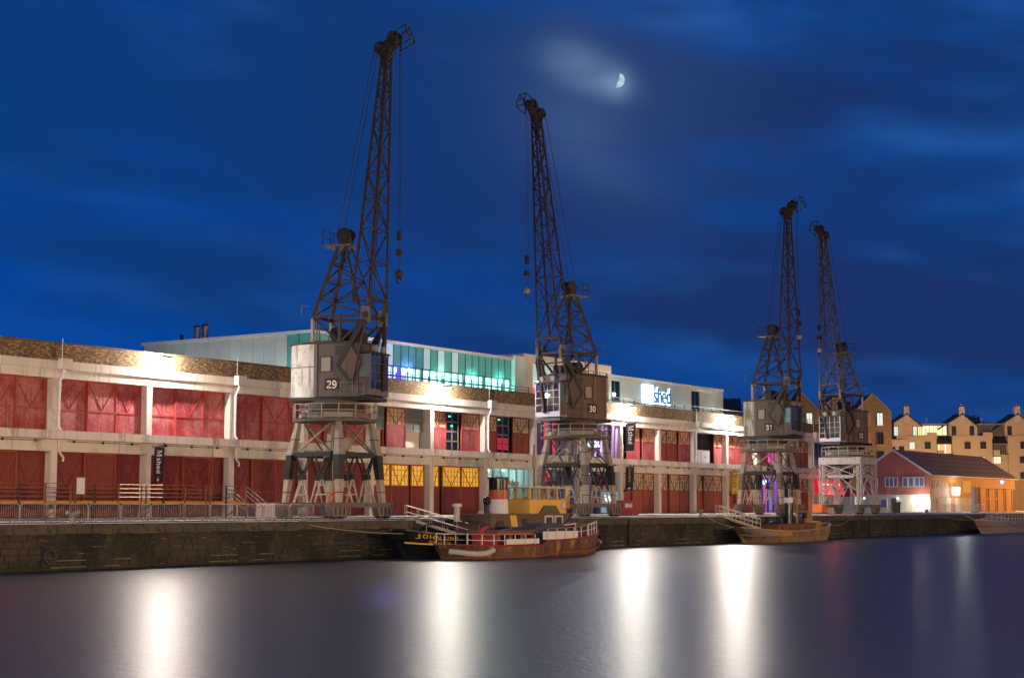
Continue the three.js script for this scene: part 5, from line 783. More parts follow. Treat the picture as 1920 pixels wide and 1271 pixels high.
  P(b, 'large_cowl', cylG([9.9, 2.2, 0.4], [9.2, 3.2, 0.2], 0.36, 0.46, 18, true), M(0.6, 0.55, 0.5, { side: THREE.DoubleSide })); P(b, 'bow_bulwark', boxG(7.8, 9.4, 2.2, 3.0, -0.9, 0.6), yellowP);
  P(b, 'mast', cylG([6.9, 4.9, -0.6], [6.9, 8.2, -0.6], 0.07, 0.05, 10), MT.black); P(b, 'mast_lamp_box', cylG([6.9, 6.4, -0.6], [6.9, 7.3, -0.6], 0.14, 0.14, 10), MT.steelPale);
}
{ // fireboat alongside, nearest the viewer
  const b = T('fire_boat', 'low rusty brown and ochre boat with white rails moored outside the tug', 'boat', 94, WATER, 21.6);
  const st = refine([[-9.6, 0.7, 0.3, 1.0, 0.5], [-9.1, 1.35, 0.9, 0.97, 0.2], [-7.5, 1.75, 1.55, 0.9, 0], [-4, 1.9, 1.8, 0.86, 0], [-1.2, 1.95, 1.85, 0.86, 0], [-0.4, 1.95, 1.85, 1.12, 0], [3, 1.9, 1.75, 1.2, 0], [6, 1.5, 1.2, 1.32, 0], [8.4, 0.75, 0.45, 1.5, 0], [9.5, 0.1, 0.05, 1.68, -0.4]]);
  const h = P(b, 'hull', hullG(st), M(1, 1, 1, { map: TX.hull, roughness: 0.3 })); P(b, 'deck', deckG(st, 0.06), M(0.18, 0.06, 0.05)); P(h, 'gunwale', rimG(st, 0.12, 0.1, 0.02), M(0.20, 0.025, 0.02)); P(h, 'rubbing_strake', stripeG(st, -0.34, 0.09, 0.06, 1), M(0.16, 0.06, 0.04));
  railRun(b, st, -9, -1.8, 0.75, [0.35], whiteP, M(0.3, 0.16, 0.09), 1.2); railRun(b, st, -9, 7.8, 0.75, [0.35], whiteP, whiteP, 1.4, -1); railRun(b, st, -0.2, 5.8, 0.8, [0.45], whiteP, M(0.3, 0.16, 0.09), 1.2); railRun(b, st, 6.0, 8.4, 0.85, [0.45], whiteP, whiteP, 0.8);
  const cb = P(b, 'red_cabin', boxG(-5.2, -0.6, 0.86, 1.75, -1.1, 1.0), M(0.26, 0.02, 0.022, { roughness: 0.4 })); P(cb, 'cabin_top', boxG(-5.4, -0.4, 1.753, 1.85, -1.25, 1.15), M(0.12, 0.07, 0.055)); for (let i = 0; i < 3; i++) P(cb, 'window', boxG(-4.8 + i * 1.4, -3.9 + i * 1.4, 1.2, 1.6, 1.002, 1.03), MT.darkGlass);
  P(b, 'white_screen', boxG(-5.2, -1.2, 0.95, 1.3, 1.72, 1.76), whiteP); P(b, 'white_screen', boxG(-0.6, 4.0, 1.2, 1.75, 1.66, 1.7), whiteP);
  const fc = P(b, 'forward_cabin', boxG(-0.3, 4.2, 1.1, 2.05, -1.1, 0.9), M(0.05, 0.055, 0.075)); P(fc, 'cabin_cover', boxG(0.6, 3.8, 2.053, 2.3, -0.9, 0.8, (x, y, z) => [x * (y > 2.2 ? 0.85 : 1) + (y > 2.2 ? 0.3 : 0), y, z * (y > 2.2 ? 0.7 : 1)]), M(0.06, 0.07, 0.10));
  P(b, 'fire_monitor', merge([cylG([-7.0, 0.9, 0.9], [-7.0, 1.9, 0.9], 0.2, 0.15, 12), cylG([-7.0, 1.9, 0.9], [-6.5, 2.15, 1.1], 0.13, 0.1, 12), cylG([-7.0, 1.25, 0.9], [-7.0, 1.45, 0.9], 0.32, 0.32, 14), cylG([-7.0, 1.65, 0.9], [-7.0, 1.8, 0.9], 0.27, 0.27, 14)]), M(0.32, 0.03, 0.035));
  P(b, 'winch', merge([cylG([5.4, 1.6, -0.5], [5.4, 1.6, 0.5], 0.28, 0.28, 14), boxG(5.1, 5.7, 1.25, 1.6, -0.6, 0.6)]), MT.black); P(b, 'crate', boxG(4.6, 5.0, 1.25, 1.75, 0.4, 1.0), M(0.08, 0.14, 0.05));
  P(b, 'stern_fender', tubeG([[-9.5, 0.55, 0.2], [-9.3, 0.5, 0.9], [-8.8, 0.42, 1.3], [-7.8, 0.42, 1.75], [-6.9, 0.62, 1.86]], 0.19, 30, 10), M(0.42, 0.42, 0.38)); P(b, 'bow_fender', new THREE.TorusGeometry(0.3, 0.12, 8, 18).rotateY(1.2).translate(9.55, 0.95, 0.15), MT.black); P(b, 'bow_fender_roll', tubeG([[8.6, 0.75, 0.72], [9.2, 0.85, 0.42], [9.62, 0.95, 0.0]], 0.14, 14, 8), M(0.5, 0.42, 0.36));
}
{ // steam tug further along
  const b = T('steam_tug', 'rusty brown steam tug with tall black funnel and one white band', 'tug', 149, WATER, 16.6);
  const st = refine([[-11.2, 0.4, 0.05, 1.55, 2.2], [-10.4, 1.2, 0.3, 1.45, 1.6], [-8, 1.9, 1.3, 1.28, 0.6], [-4, 2.2, 2.0, 1.12, 0], [1, 2.25, 2.1, 1.2, 0], [5.5, 2.0, 1.7, 1.45, 0], [8.5, 1.2, 0.8, 1.65, 0], [10.4, 0.12, 0.06, 1.8, -0.2]]);
  const h = P(b, 'hull', hullG(st), M(1, 1, 1, { map: TX.hullGrey, roughness: 0.6 })); P(b, 'deck', deckG(st, 0.4), brownP); P(h, 'gunwale', rimG(st, 0.12, 0.09), M(0.35, 0.27, 0.16)); P(h, 'rubbing_strake', stripeG(st, 0.0, 0.09, 0.05, 1), M(0.2, 0.11, 0.05)); P(h, 'grey_stern_plate', skinG(st, -11.0, -6.2, 0.6, 0.97, 0.02), M(0.25, 0.24, 0.24, { map: TX.steel })); P(h, 'ochre_plate', skinG(st, -6.15, -3.6, 0.6, 0.97, 0.02), MT.ochre);
  const dh = P(b, 'deckhouse', boxG(-4.2, 5.0, 0.8, 1.75, -1.0, 1.0), MT.rust); P(dh, 'deckhouse_top', boxG(-4.3, 5.1, 1.753, 1.83, -1.1, 1.1), MT.nearBlack); for (let i = 0; i < 4; i++) P(dh, 'porthole', cylG([-3.2 + i * 1.9, 1.3, 0.99], [-3.2 + i * 1.9, 1.3, 1.03], 0.17, 0.17, 14), MT.black);
  const f = P(b, 'funnel', cylG([0.7, 1.6, 0], [0.7, 3.85, 0], 0.46, 0.42, 24), M(0.007, 0.007, 0.009, { roughness: 0.15 })); P(f, 'white_band', cylG([0.7, 3.85, 0], [0.7, 4.4, 0], 0.43, 0.43, 24), whiteP); P(f, 'funnel_top', cylG([0.7, 4.4, 0], [0.7, 5.25, 0], 0.42, 0.42, 24), M(0.007, 0.007, 0.009, { roughness: 0.15 })); P(f, 'funnel_rim', cylG([0.7, 5.25, 0], [0.7, 5.4, 0], 0.5, 0.5, 24), MT.black);
  P(b, 'mast', merge([beamG([2.0, 1.6, 0.3], [2.1, 5.2, 0.3], 0.13), beamG([5.6, 1.5, 0.1], [5.6, 5.1, 0.1], 0.14), beamG([2.1, 3.0, 0.2], [5.6, 3.0, 0.1], 0.1)]), MT.ochre);
  for (const [x, m] of [[-2.4, MT.black], [2.9, MT.black], [3.9, MT.ochre]]) { const v = P(b, 'cowl_vent', cylG([x, 1.8, 0.6], [x, 2.5, 0.6], 0.15, 0.15, 12), m); P(v, 'cowl', new THREE.SphereGeometry(0.29, 14, 10).translate(x + 0.05, 2.6, 0.66), m); }
  P(b, 'towing_hook', merge([cylG([-5.6, 1.1, -0.5], [-5.6, 1.1, 0.5], 0.3, 0.3, 12), boxG(-6.2, -5.0, 0.75, 1.05, -0.6, 0.6)]), MT.black); P(b, 'wheel_frame', new THREE.TorusGeometry(0.45, 0.06, 8, 20).translate(3.6, 2.3, 0.9), MT.ochre); P(b, 'companionway', boxG(4.6, 5.4, 1.76, 2.75, -0.3, 0.5), M(0.3, 0.25, 0.14)); P(b, 'anchor_winch', merge([cylG([7.4, 1.75, -0.5], [7.4, 1.75, 0.5], 0.26, 0.26, 12), boxG(7.1, 7.7, 1.2, 1.6, -0.6, 0.6)]), MT.ochre);
  P(b, 'coal_heap', new THREE.SphereGeometry(1, 12, 6, 0, 6.3, 0, 1.57).scale(1.3, 0.35, 0.6).translate(-3, 1.8, 0.2), MT.black);
}
{ // pale sailing barge cut by the right edge
  const b = T('white_barge', 'pale pinkish white boat with cluttered deck at the right edge', 'boat', 222, WATER, 17.2);
  const st = refine([[-15.6, 0.12, 0.05, 1.85, 4.2], [-13.5, 1.0, 0.4, 1.75, 2.6], [-10.5, 1.75, 1.1, 1.62, 0.8], [-6, 2.1, 1.75, 1.5, 0], [4, 2.2, 2.0, 1.42, 0], [16, 1.9, 1.7, 1.55, 0]]);
  const h = P(b, 'hull', hullG(st), M(0.48, 0.40, 0.37, { map: TX.render, roughness: 0.6 })); P(b, 'deck', deckG(st, 0.3), M(0.3, 0.26, 0.23)); P(h, 'gunwale', rimG(st, 0.16, 0.12), M(0.5, 0.43, 0.4)); P(h, 'rubbing_strake', stripeG(st, 0.1, 0.07, 0.05, 1), M(0.2, 0.16, 0.2)); P(h, 'hanging_rope', tubeG([[-7.5, 1.3, 2.0], [-5, 1.0, 2.1], [-2, 1.25, 2.15], [1, 1.1, 2.2], [5, 1.3, 2.2]], 0.05, 40, 6), M(0.14, 0.14, 0.2));
  railRun(b, st, -12, 12, 0.9, [0.45], whiteP, M(0.5, 0.5, 0.52), 1.3); P(b, 'cabin', boxG(-4, 6, 1.2, 2.0, -1.2, 1.1), M(0.34, 0.30, 0.3)); for (let i = 0; i < 6; i++) P(b, 'cabin_window', boxG(-3.6 + i * 1.55, -2.7 + i * 1.55, 1.45, 1.8, 1.102, 1.13), MT.greyGlass);
  P(b, 'windlass', merge([cylG([-11, 1.75, -0.5], [-11, 1.75, 0.5], 0.3, 0.3, 12), boxG(-11.4, -10.6, 1.3, 1.7, -0.6, 0.6)]), M(0.35, 0.3, 0.26)); for (let i = 0; i < 7; i++) P(b, 'deck_crate', boxG(-9.6 + i * 0.85, -9.0 + i * 0.85, 1.25, 1.8 + 0.7 * hash(i, 2), -0.5, 0.6), M(0.25 + 0.2 * hash(i, 5), 0.24 + 0.12 * hash(i, 6), 0.24));
  P(b, 'bowsprit', beamG([-15.4, 1.8, 0], [-18.6, 2.35, 0], 0.16), M(0.4, 0.33, 0.3));
}
// gangways and mooring ropes
function gangway(label, a, b, w) {
  const g = T('gangway', label, 'gangway', a[0], a[1], a[2]); const d = V(b[0] - a[0], b[1] - a[1], b[2] - a[2]), s = V(-d.z, 0, d.x).normalize().multiplyScalar(w / 2), o = V(0, 0, 0);
  for (const k of [-1, 1]) { const p = o.clone().addScaledVector(s, k), q = d.clone().addScaledVector(s, k); P(g, 'side_beam', beamG(p, q, 0.08, 0.2), MT.steelCream); P(g, 'handrail', beamG(p.clone().setY(p.y + 0.95), q.clone().setY(q.y + 0.95), 0.055), MT.alu); P(g, 'mid_rail', beamG(p.clone().setY(p.y + 0.5), q.clone().setY(q.y + 0.5), 0.04), MT.alu); for (let i = 0; i <= 5; i++) { const c = p.clone().lerp(q, i / 5); P(g, 'stanchion', beamG(c, c.clone().setY(c.y + 0.95), 0.045), MT.alu); } }
  for (let i = 0; i < 10; i++) { const c = o.clone().lerp(d, (i + 0.5) / 10); P(g, 'tread', beamG(c.clone().addScaledVector(s, -0.94), c.clone().addScaledVector(s, 0.94), 0.28, 0.05), MT.steelGrey); }
}
gangway('aluminium gangway sloping from the quay down to the black tug stern', [91.0, 0.12, 13.2], [94.2, -1.2, 16.4], 0.9);
gangway('pale gangway sloping from the quay down to the rusty steam tug', [140.2, 0.15, 13.4], [143.4, -1.15, 16.2], 0.9);
for (const [label, a, b, sag] of [['sagging rope from the quay bollard to the stern of the steam tug', [136.3, 0.3, 13.7], [138.3, -1.0, 16.4], 0.25], ['short rope from the steam tug bow up to the quay', [159.3, -0.75, 16.5], [175, 0.3, 13.7], 0.7], ['rope hanging along the wall from the black tug bow', [106.5, 0.2, 16.6], [117, 0.1, 14.0], 0.6], ['mooring rope from the pale boat bow to the quay', [206.6, -0.7, 17.2], [199, 0.3, 13.7], 0.3], ['thin rope from the black tug stern left along the wall', [85.6, -0.85, 17.4], [79.6, -0.25, 14.1], 0.12]]) {
  const pts = []; for (let i = 0; i <= 8; i++) { const f = i / 8; pts.push([(b[0] - a[0]) * f, (b[1] - a[1]) * f - sag * 4 * f * (1 - f), (b[2] - a[2]) * f]); }
  const r = P(scene, 'mooring_rope', tubeG(pts, 0.03, 24, 6), MT.rope); r.position.set(...a); tag(r, label, 'rope', 'mooring ropes');
}

// ---------------------------------------------------------------- red gabled hut
{
  const h = T('boarded_hut', 'red boarded gable hut with white base, orange lit long side and brown slate roof', 'hut');
  const x0 = 233.9, x1 = 277, z1 = 2, z0 = -9, ye = 5.95, ya = 9.45, zm = -3.5, yb = 0.2, ym = 2.85;
  const bm = (c) => M(...c, { bumpMap: TX.boards, bumpScale: 0.03, roughness: 0.7, map: TX.render }), redB = bm([0.47, 0.165, 0.14]), sodiumB = bm([0.46, 0.20, 0.035]), base = M(0.62, 0.60, 0.50, { map: TX.render }), trim = M(0.62, 0.62, 0.62);  // long side boards carry the orange sodium light in their colour
  const nz = 36; for (let i = 0; i < nz; i++) { const a = z0 + (z1 - z0) * i / nz, b = z0 + (z1 - z0) * (i + 1) / nz - 0.025, top = (z) => ye + (ya - ye) * (1 - Math.abs(z - zm) / 5.5); P(h, 'board', boxG(x0, x0 + 0.06, ym, 1, a, b, (x, y, z) => [x, y === 1 ? top(z) : y, z]), redB); }
  P(h, 'core', prismG([[z0 + 0.05, yb], [z1 - 0.05, yb], [z1 - 0.05, ye - 0.05], [zm, ya - 0.1], [z0 + 0.05, ye - 0.05]], x0 + 0.07, x1 - 0.07, (z, y, x) => V(x, y, z)), M(0.12, 0.05, 0.04));
  P(h, 'base_wall', boxG(x0 - 0.04, x0 + 0.06, yb - 0.2, ym - 0.003, z0, z1), base); P(h, 'base_wall', boxG(x0 + 0.062, 255.4, yb - 0.2, 2.4, z1 - 0.05, z1 + 0.04), M(0.45, 0.36, 0.22, { map: TX.render }));
  const nx = 60; for (let i = 0; i < nx; i++) { const a = x0 + 0.07 + (x1 - x0 - 0.1) * i / nx, b = x0 + 0.07 + (x1 - x0 - 0.1) * (i + 1) / nx - 0.03; P(h, 'board', boxG(a, b, a < 255 ? 2.404 : 4.0, ye - 0.02, z1 - 0.04, z1 + 0.02), sodiumB); }
  for (const s of [-1, 1]) P(h, 'roof', boxG(x0 - 0.4, x1 + 0.4, 0, 0.16, 0, 1, (x, y, t) => [x, ya + 0.02 + y - (ya - ye + 0.35) * t * 1.0, zm + s * t * 6.0]), M(1, 1, 1, { map: TX.slate }));
  for (const s of [-1, 1]) P(h, 'bargeboard', beamG([x0 - 0.43, ya + 0.12, zm], [x0 - 0.43, ye - 0.28, zm + s * 6.0], 0.06, 0.3), trim);
  P(h, 'gutter', boxG(x0 - 0.3, x1 + 0.3, ye - 0.36, ye - 0.24, z1 + 0.5, z1 + 0.66), trim);
  const win = (z, w, y, hh, par, dx = 0) => { const wn = P(par, 'window', boxG(x0 - 0.09, x0 - 0.05, y, y + hh, z - w / 2, z + w / 2), M(0.12, 0.17, 0.30, { roughness: 0.12 })); P(wn, 'window_frame', merge([...Array.from({ length: Math.round(w / 0.75) + 1 }, (_, i) => { const q = z - w / 2 + i * w / Math.round(w / 0.75); return boxG(x0 - 0.13, x0 - 0.045, y, y + hh, q - 0.06, q + 0.06); }), boxG(x0 - 0.13, x0 - 0.045, y - 0.08, y + 0.02, z - w / 2 - 0.08, z + w / 2 + 0.08), boxG(x0 - 0.13, x0 - 0.045, y + hh - 0.02, y + hh + 0.08, z - w / 2 - 0.08, z + w / 2 + 0.08)]), trim); };
  win(-3.9, 1.9, 4.05, 1.3, h); win(-1.75, 0.75, 4.05, 1.3, h); win(-0.85, 0.75, 4.05, 1.3, h); win(0.45, 1.4, 4.05, 1.3, h); win(-6.6, 1.0, 4.05, 1.3, h); win(-5.2, 1.0, 0.9, 1.2, h); win(0.4, 1.2, 0.9, 1.2, h);
  P(h, 'door', boxG(x0 - 0.1, x0 - 0.05, yb, 2.3, -4.0, -3.2), M(0.06, 0.08, 0.12)); P(h, 'corner_lamp', boxG(x0 - 0.5, x0 - 0.3, 1.5, 1.8, 0.7, 1.0), lit(0.8, 0.9, 1, 8)); glow(h, x0 - 1.0, 1.6, 0.9, C(1, 0.92, 0.82), 48, 5); P(h, 'door_lamp', boxG(x0 - 0.4, x0 - 0.25, 2.2, 2.35, -3.0, -2.8), lit(0.8, 0.9, 1, 6));
  const bx = 257.6; P(h, 'big_door_opening', boxG(bx, x1 - 0.8, yb, 3.98, z1 - 0.3, z1 - 0.1), MT.dark);
  for (let i = 0; i < 4; i++) { const a = bx + 0.3 + i * 4.6; P(h, 'door_leaf', boxG(a, a + 3.1, yb, 3.9, z1 - 0.05, z1 + 0.04), sodiumB); P(h, 'door_post', boxG(a + 3.12, a + 3.5, yb, 3.98, z1 + 0.0, z1 + 0.14), bm([0.42, 0.17, 0.05])); } P(h, 'door_head', boxG(bx - 0.3, x1 - 0.5, 3.985, 4.3, z1 + 0.03, z1 + 0.2), bm([0.46, 0.2, 0.06])); P(h, 'door_rail', boxG(bx - 0.3, bx + 9.2, 2.2, 2.45, z1 + 0.15, z1 + 0.25), bm([0.46, 0.2, 0.06]));
  P(h, 'side_window', boxG(235.2, 237.6, 3.6, 4.9, z1 + 0.025, z1 + 0.06), M(0.16, 0.12, 0.10, { roughness: 0.2 })); P(h, 'side_window_frame', merge([0, 0.8, 1.6, 2.4].map(d => boxG(235.15 + d, 235.25 + d, 3.55, 4.95, z1 + 0.03, z1 + 0.1))), M(0.5, 0.4, 0.28)); P(h, 'side_door', boxG(236.5, 237.9, yb, 2.3, z1 + 0.045, z1 + 0.09), M(0.4, 0.22, 0.05)); P(h, 'side_door', boxG(243.4, 245.2, yb, 2.35, z1 + 0.045, z1 + 0.09), M(0.28, 0.08, 0.03)); P(h, 'notice_panel', boxG(249.4, 253, 3.2, 5.05, z1 + 0.025, z1 + 0.08), M(0.62, 0.40, 0.06));
  P(h, 'lantern_lamp', boxG(243.3, 245.1, 2.75, 4.0, z1 + 0.3, z1 + 0.9, (x, y, z) => [244.2 + (x - 244.2) * (0.75 + 0.2 * (y - 2.75)), y, z]), lit(0.8, 0.9, 1, 5)); glow(h, 244.2, 3.3, z1 + 1.8, C(0.85, 0.95, 1), 60, 10);
  P(h, 'blue_lamp', new THREE.SphereGeometry(0.28, 12, 8).translate(268.5, 5.1, z1 + 0.4), lit(0.35, 0.3, 1, 6));
  rebase(h, 255, 0.2, -3);
}
function quayLamp(x, z, h, I, color, label) { const l = T('quay_lamp', label, 'street lamp', x, 0.15, z); P(l, 'post', cylG([0, 0, 0], [0, h, 0], 0.09, 0.06, 10), MT.nearBlack); P(l, 'housing', boxG(-0.25, 0.25, h, h + 0.15, -0.5, 0.15), MT.nearBlack); P(l, 'lamp_lens', boxG(-0.2, 0.2, h - 0.1, h - 0.002, -0.45, 0.1), new THREE.MeshStandardMaterial({ color: C(1, 1, 1), emissive: color, emissiveIntensity: 8 })); glow(l, 0, h - 0.2, -0.2, color, I, 10); }
quayLamp(290, 12, 7, 1900, C(1, 0.5, 0.13), 'sodium lamp post on the quay beyond the right edge'); quayLamp(262, 22, 7, 1500, C(1, 0.5, 0.13), 'sodium lamp post on the jetty beyond the right edge');

// ---------------------------------------------------------------- brick gabled terrace and cream apartment block behind
const TURN = -56.3 * Math.PI / 180;
const litA = lit(1, 0.86, 0.62, 0.95), litB = lit(1, 0.55, 0.28, 0.8), litC = lit(0.95, 0.92, 0.35, 0.9), litD = lit(0.7, 1, 0.9, 0.8), darkW = M(0.03, 0.035, 0.05, { roughness: 0.1 }), wf = M(0.55, 0.52, 0.48);
function flatWindow(b, x, y, w, h, m, z) { const o = P(b, m === darkW ? 'window' : 'lit_window', boxG(x - w / 2, x + w / 2, y, y + h, z + 0.003, z + 0.04), m); P(o, 'window_frame', merge([boxG(x - w / 2 - 0.07, x - w / 2 + 0.03, y, y + h, z + 0.005, z + 0.12), boxG(x + w / 2 - 0.03, x + w / 2 + 0.07, y, y + h, z + 0.005, z + 0.12), boxG(x - 0.03, x + 0.03, y, y + h, z + 0.005, z + 0.09), boxG(x - w / 2, x + w / 2, y + h - 0.03, y + h + 0.07, z + 0.005, z + 0.13)]), M(0.08, 0.07, 0.06)); P(o, 'sill', boxG(x - w / 2 - 0.12, x + w / 2 + 0.12, y - 0.12, y - 0.002, z + 0.005, z + 0.22), wf); return o; }
{
  // local x runs to the right along the frontage, z towards the harbour
  const b = T('gabled_brick_terrace', 'golden brick building with steep pointed gables behind the last two cranes', 'building', 288.8, 0, -24.2, TURN);
  const wallM = M(1, 1, 1, { map: TX.gold }), rM = M(0.018, 0.02, 0.026), s = 6.62;
  for (let i = 0; i < 4; i++) { const x1 = -0.05 - i * s, x0 = x1 - s + 0.1, xm = (x0 + x1) / 2;
    P(b, 'gable_wall', prismG([[x0 - 0.05, 0], [x1 + 0.05, 0], [x1 + 0.05, 18.9], [xm + 0.12, 22.1], [xm - 0.12, 22.1], [x0 - 0.05, 18.9]], -0.3, 0, (x, y, z) => V(x, y, z)), wallM);
    for (const q of [x0, x1]) P(b, 'gable_coping', beamG([q, 18.85, 0.02], [xm, 22.2, 0.02], 0.4, 0.16), M(0.5, 0.42, 0.3));
    for (const q of [x0, x1]) P(b, 'roof', boxG(0, 1, 0, 0.15, -9, -0.35, (t, y, z) => [q + (xm - q) * t, 18.7 + 3.3 * t + y, z]), rM);
    for (const [y, h] of [[16.2, 2.3], [12.6, 2.2], [9.1, 2.2], [5.6, 2.2]]) { flatWindow(b, xm + 1.3, y, 1.1, h, (i === 0 && y > 16) || (i === 2 && y > 16) ? lit(0.85, 0.95, 0.85, 0.9) : darkW, 0); P(b, 'recess_panel', boxG(xm - 2.2, xm - 0.4, y - 0.1, y + h + 0.1, 0.003, 0.06), M(0.42, 0.27, 0.13)); }
  }
  P(b, 'core', boxG(-26.5, 0, 0, 18.5, -9, -0.31), wallM); P(b, 'side_wall', boxG(0.003, 0.2, 0, 18.8, -9, -0.1), wallM);
  const b2 = T('dark_roofed_building', 'long dark slate roofed building rising behind the shed roof left of the gables', 'building', 273.6, 0, -47.3, TURN); P(b2, 'wall', boxG(-30, 0, 0, 14, -9, 0), M(0.16, 0.12, 0.08)); P(b2, 'roof', prismG([[-9.4, 13.9], [0.4, 13.9], [0.4, 14.2], [-4.5, 21.6], [-9.4, 14.2]], -30.2, 0.2, (z, y, x) => V(x, y, z)), M(0.02, 0.035, 0.045, { roughness: 0.6 }));
}
{
  const b = T('cream_apartment_block', 'cream apartment block with chimneyed gables and lit windows behind the hut', 'building', 329, 0, -36, -58 * Math.PI / 180);
  const wm = M(0.50, 0.40, 0.27, { map: TX.render }), pk = M(0.52, 0.40, 0.32, { map: TX.render }), rf = M(0.02, 0.02, 0.024), span = 11.7;
  P(b, 'side_block', boxG(-3.4, 0.2, 0, 15.2, -8, 1.2), pk); for (const [x, y, h] of [[-2.7, 11.6, 2.0], [-1.1, 11.4, 2.3], [-2.7, 8.2, 1.8], [-1.1, 8.1, 1.9], [-2.7, 5, 1.8]]) flatWindow(b, x, y, x < -2 ? 0.5 : 1.0, h, darkW, 1.2);
  for (let i = -1; i < 4; i++) { const cx = 0 + i * span; if (i < 0) continue;
    P(b, 'gable_wall', prismG([[cx - 1.8, 0], [cx + 6.6, 0], [cx + 6.6, 16], [cx + 3.6, 16], [cx + 3.5, 18], [cx + 0.5, 20.6], [cx - 2.3, 18.8], [cx - 2.3, 16], [cx - 1.8, 16]], -8, 0, (x, y, z) => V(x, y, z)), wm);
    P(b, 'chimney', boxG(cx - 0.2, cx + 0.95, 18.9, 22.2, -1.4, 0.14), M(0.55, 0.47, 0.38, { map: TX.render })); P(b, 'chimney_pot', boxG(cx + 0.1, cx + 0.65, 22.21, 22.7, -0.9, -0.4), M(0.3, 0.1, 0.05));
    P(b, 'roof', beamG([cx + 0.3, 20.8, -4], [cx + 3.75, 17.9, -4], 8.4, 0.2), rf); P(b, 'roof', beamG([cx + 0.7, 20.8, -4], [cx - 4.6, 17.4, -4], 8.4, 0.2), rf);
    P(b, 'parapet', boxG(cx - 1.9, cx + 6.65, 15.4, 16, 0.003, 0.5), wm); P(b, 'terrace_wall', boxG(cx + 4.6, cx + 6.6, 16.002, 16.7, 0.2, 0.5), wm);
    P(b, 'link_wall', boxG(cx + 6.61, cx + span - 1.81, 0, 14.3, -8, -0.6), wm); P(b, 'link_roof', boxG(0, 1, 0, 0.2, 0, 1, (u, y, v) => [cx + 6.62 + u * (span - 8.44), 14.3 + y + (1 - v) * 1.9, -2.6 + v * 2.6]), rf); P(b, 'penthouse_roof', boxG(cx + 3.4, cx + 9.4, 18.3, 18.6, -6, 0.3), M(0.2, 0.18, 0.24)); P(b, 'penthouse_wall', boxG(cx + 3.51, cx + 9.2, 16.05, 18.3, -6, -1.5), M(0.16, 0.13, 0.11));
    for (let k = 0; k < 6; k++) P(b, i === 0 ? 'lit_window' : 'penthouse_window', boxG(cx + 3.7 + k * 0.92, cx + 4.52 + k * 0.92, 16.2, 18.2, -1.495, -1.44), i === 0 ? (k % 2 ? litA : lit(1, 0.9, 0.5, 1.1)) : M(0.10, 0.10, 0.12, { roughness: 0.2 }));
    for (const [x, m] of i === 0 ? [[2.1, litD], [3.1, litC], [-1.9, litD]] : [[-1.4, darkW], [2.4, darkW]]) flatWindow(b, cx + x, 16.1, 0.85, 1.9, m, 0);
    for (const x of [0.6, 3.9]) flatWindow(b, cx + x + 0.8, 13.2, 1.15, 1.5, i === 0 && x < 1 ? litD : darkW, 0);
    for (let k = 0; k < 6; k++) { const x = cx + 6.9 + k * 0.48; P(b, i === 0 ? 'lit_window' : 'link_window', boxG(x, x + 0.42, k > 2 ? 12.3 : 13.0, 14.2, -0.595, -0.55), i === 0 ? (k % 3 ? litB : litA) : M(0.06, 0.055, 0.06, { roughness: 0.2 })); }
    P(b, 'balcony', boxG(cx + 8.4, cx + 10, 12.0, 12.2, -0.59, 0.4), M(0.1, 0.08, 0.1)); for (const y of [10.2, 6.9]) [[1.2, i === 0 ? litB : darkW], [4.4, i === 1 ? litA : litB], [7.6, i === 2 ? darkW : litA]].forEach(([x, m], k) => flatWindow(b, cx + x, y, k === 2 ? 1.8 : 1.1, 1.4, y < 8 && k ? darkW : m, k === 2 ? -0.6 : 0));
    P(b, 'rainwater_pipe', beamG([cx + 6.7, 0, 0.1], [cx + 6.7, 15.4, 0.1], 0.12), MT.nearBlack);
    P(b, 'roof_vent', cylG([cx + 5, 18.6, -2], [cx + 5, 19.8, -2], 0.1, 0.16, 8), wf);
  }
  P(b, 'wing_wall', boxG(13.4, 46, 0, 6.6, -8, 0.9), M(0.4, 0.26, 0.12, { map: TX.render }));
}
for (const [x, z, I, label] of [[292, -8, 1500, 'sodium street lamp behind the hut before the brick gables'], [312, -14, 1500, 'sodium street lamp before the cream apartment block']]) quayLamp(x, z, 6.5, I, SODIUM, label);

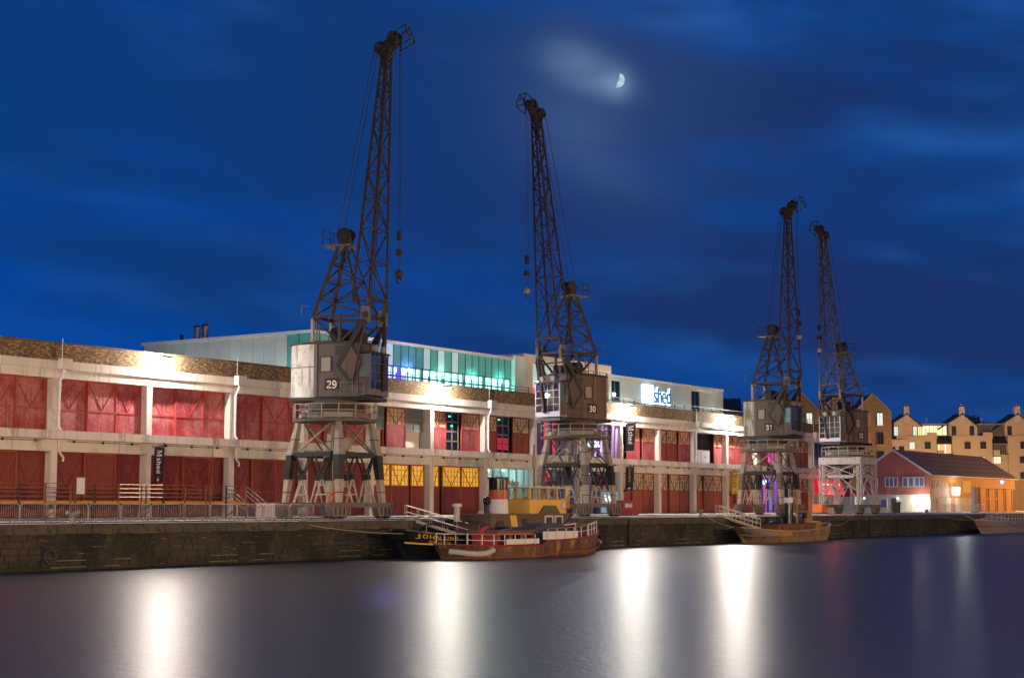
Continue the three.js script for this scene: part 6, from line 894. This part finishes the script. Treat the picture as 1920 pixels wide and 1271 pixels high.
// ---------------------------------------------------------------- tree top behind the apartments
{
  const t = T('broadleaf_tree', 'dark tree crown showing above the apartment roofs', 'tree', 366, 0, -34); const leafM = M(0.045, 0.06, 0.025);
  P(t, 'trunk', cylG([0, 0, 0], [0.3, 13, 0], 0.45, 0.22, 10), MT.rust); const limbs = []; for (let i = 0; i < 6; i++) { const a = i * 1.05; limbs.push(cylG([0.2, 9 + i * 0.7, 0], [2.6 * Math.cos(a), 15 + i * 0.8, 2.6 * Math.sin(a)], 0.16, 0.05, 6)); } P(t, 'limbs', merge(limbs), MT.rust);
  const leaves = []; for (let i = 0; i < 2600; i++) { const a = rnd(0, 6.283), u = rnd(-1, 1), r = Math.cbrt(rnd()) * (3.6 + 1.2 * Math.sin(a * 3) * Math.sin(u * 4)), y = 18.8 + u * r * 0.95, q = Math.sqrt(1 - u * u) * r; const p = V(q * Math.cos(a), y, q * Math.sin(a)), d = V(rnd(-1, 1), rnd(-1, 1), rnd(-1, 1)).normalize(), e = V(rnd(-1, 1), rnd(-1, 1), rnd(-1, 1)).cross(d).normalize(); leaves.push(quadG(p, p.clone().addScaledVector(d, 0.3), p.clone().addScaledVector(d, 0.3).addScaledVector(e, 0.22), p.clone().addScaledVector(e, 0.22))); }
  leafM.side = THREE.DoubleSide; P(t, 'crown', merge(leaves), leafM).userData.kind = 'stuff';
}
// ---------------------------------------------------------------- the moon: its sunlit part
{
  const D = 3500, R = D * Math.tan(0.262 * Math.PI / 180), n = 28, m = 8, pos = [], idx = [];
  for (let i = 0; i <= n; i++) { const a = -Math.PI / 2 + Math.PI * i / n, y = R * Math.sin(a), w = R * Math.cos(a); for (let j = 0; j <= m; j++) { const x = w * (0.12 + 0.88 * j / m); pos.push(x, y, Math.sqrt(Math.max(0, R * R - x * x - y * y))); } }
  for (let i = 0; i < n; i++) for (let j = 0; j < m; j++) { const a = i * (m + 1) + j; idx.push(a, a + 1, a + m + 1, a + 1, a + m + 2, a + m + 1); }
  const g = new THREE.BufferGeometry(); g.setAttribute('position', new THREE.Float32BufferAttribute(pos, 3)); g.setIndex(idx); g.computeVertexNormals(); g.rotateZ(-0.32);
  const uvm = new Float32Array(pos.length / 3 * 2); for (let i = 0; i < uvm.length / 2; i++) { uvm[2 * i] = pos[3 * i] / R; uvm[2 * i + 1] = pos[3 * i + 1] / R; } g.setAttribute('uv', new THREE.BufferAttribute(uvm, 2));
  const mo = P(scene, 'moon', g, new THREE.MeshStandardMaterial({ color: C(0, 0, 0), emissive: C(0.62, 0.74, 0.86), emissiveIntensity: 0.95, emissiveMap: texture(128, 128, 1, 1, (u, v) => mul([1, 1, 1], 0.55 + 0.55 * tf(u, v, 3, 3, 4, 201))), roughness: 1 }));
  mo.position.copy(camera.position).addScaledVector(MOON, D); mo.lookAt(camera.position); tag(mo, 'crescent moon glowing through thin cloud in the dusk sky', 'moon');
}
renderer.render(scene, camera);
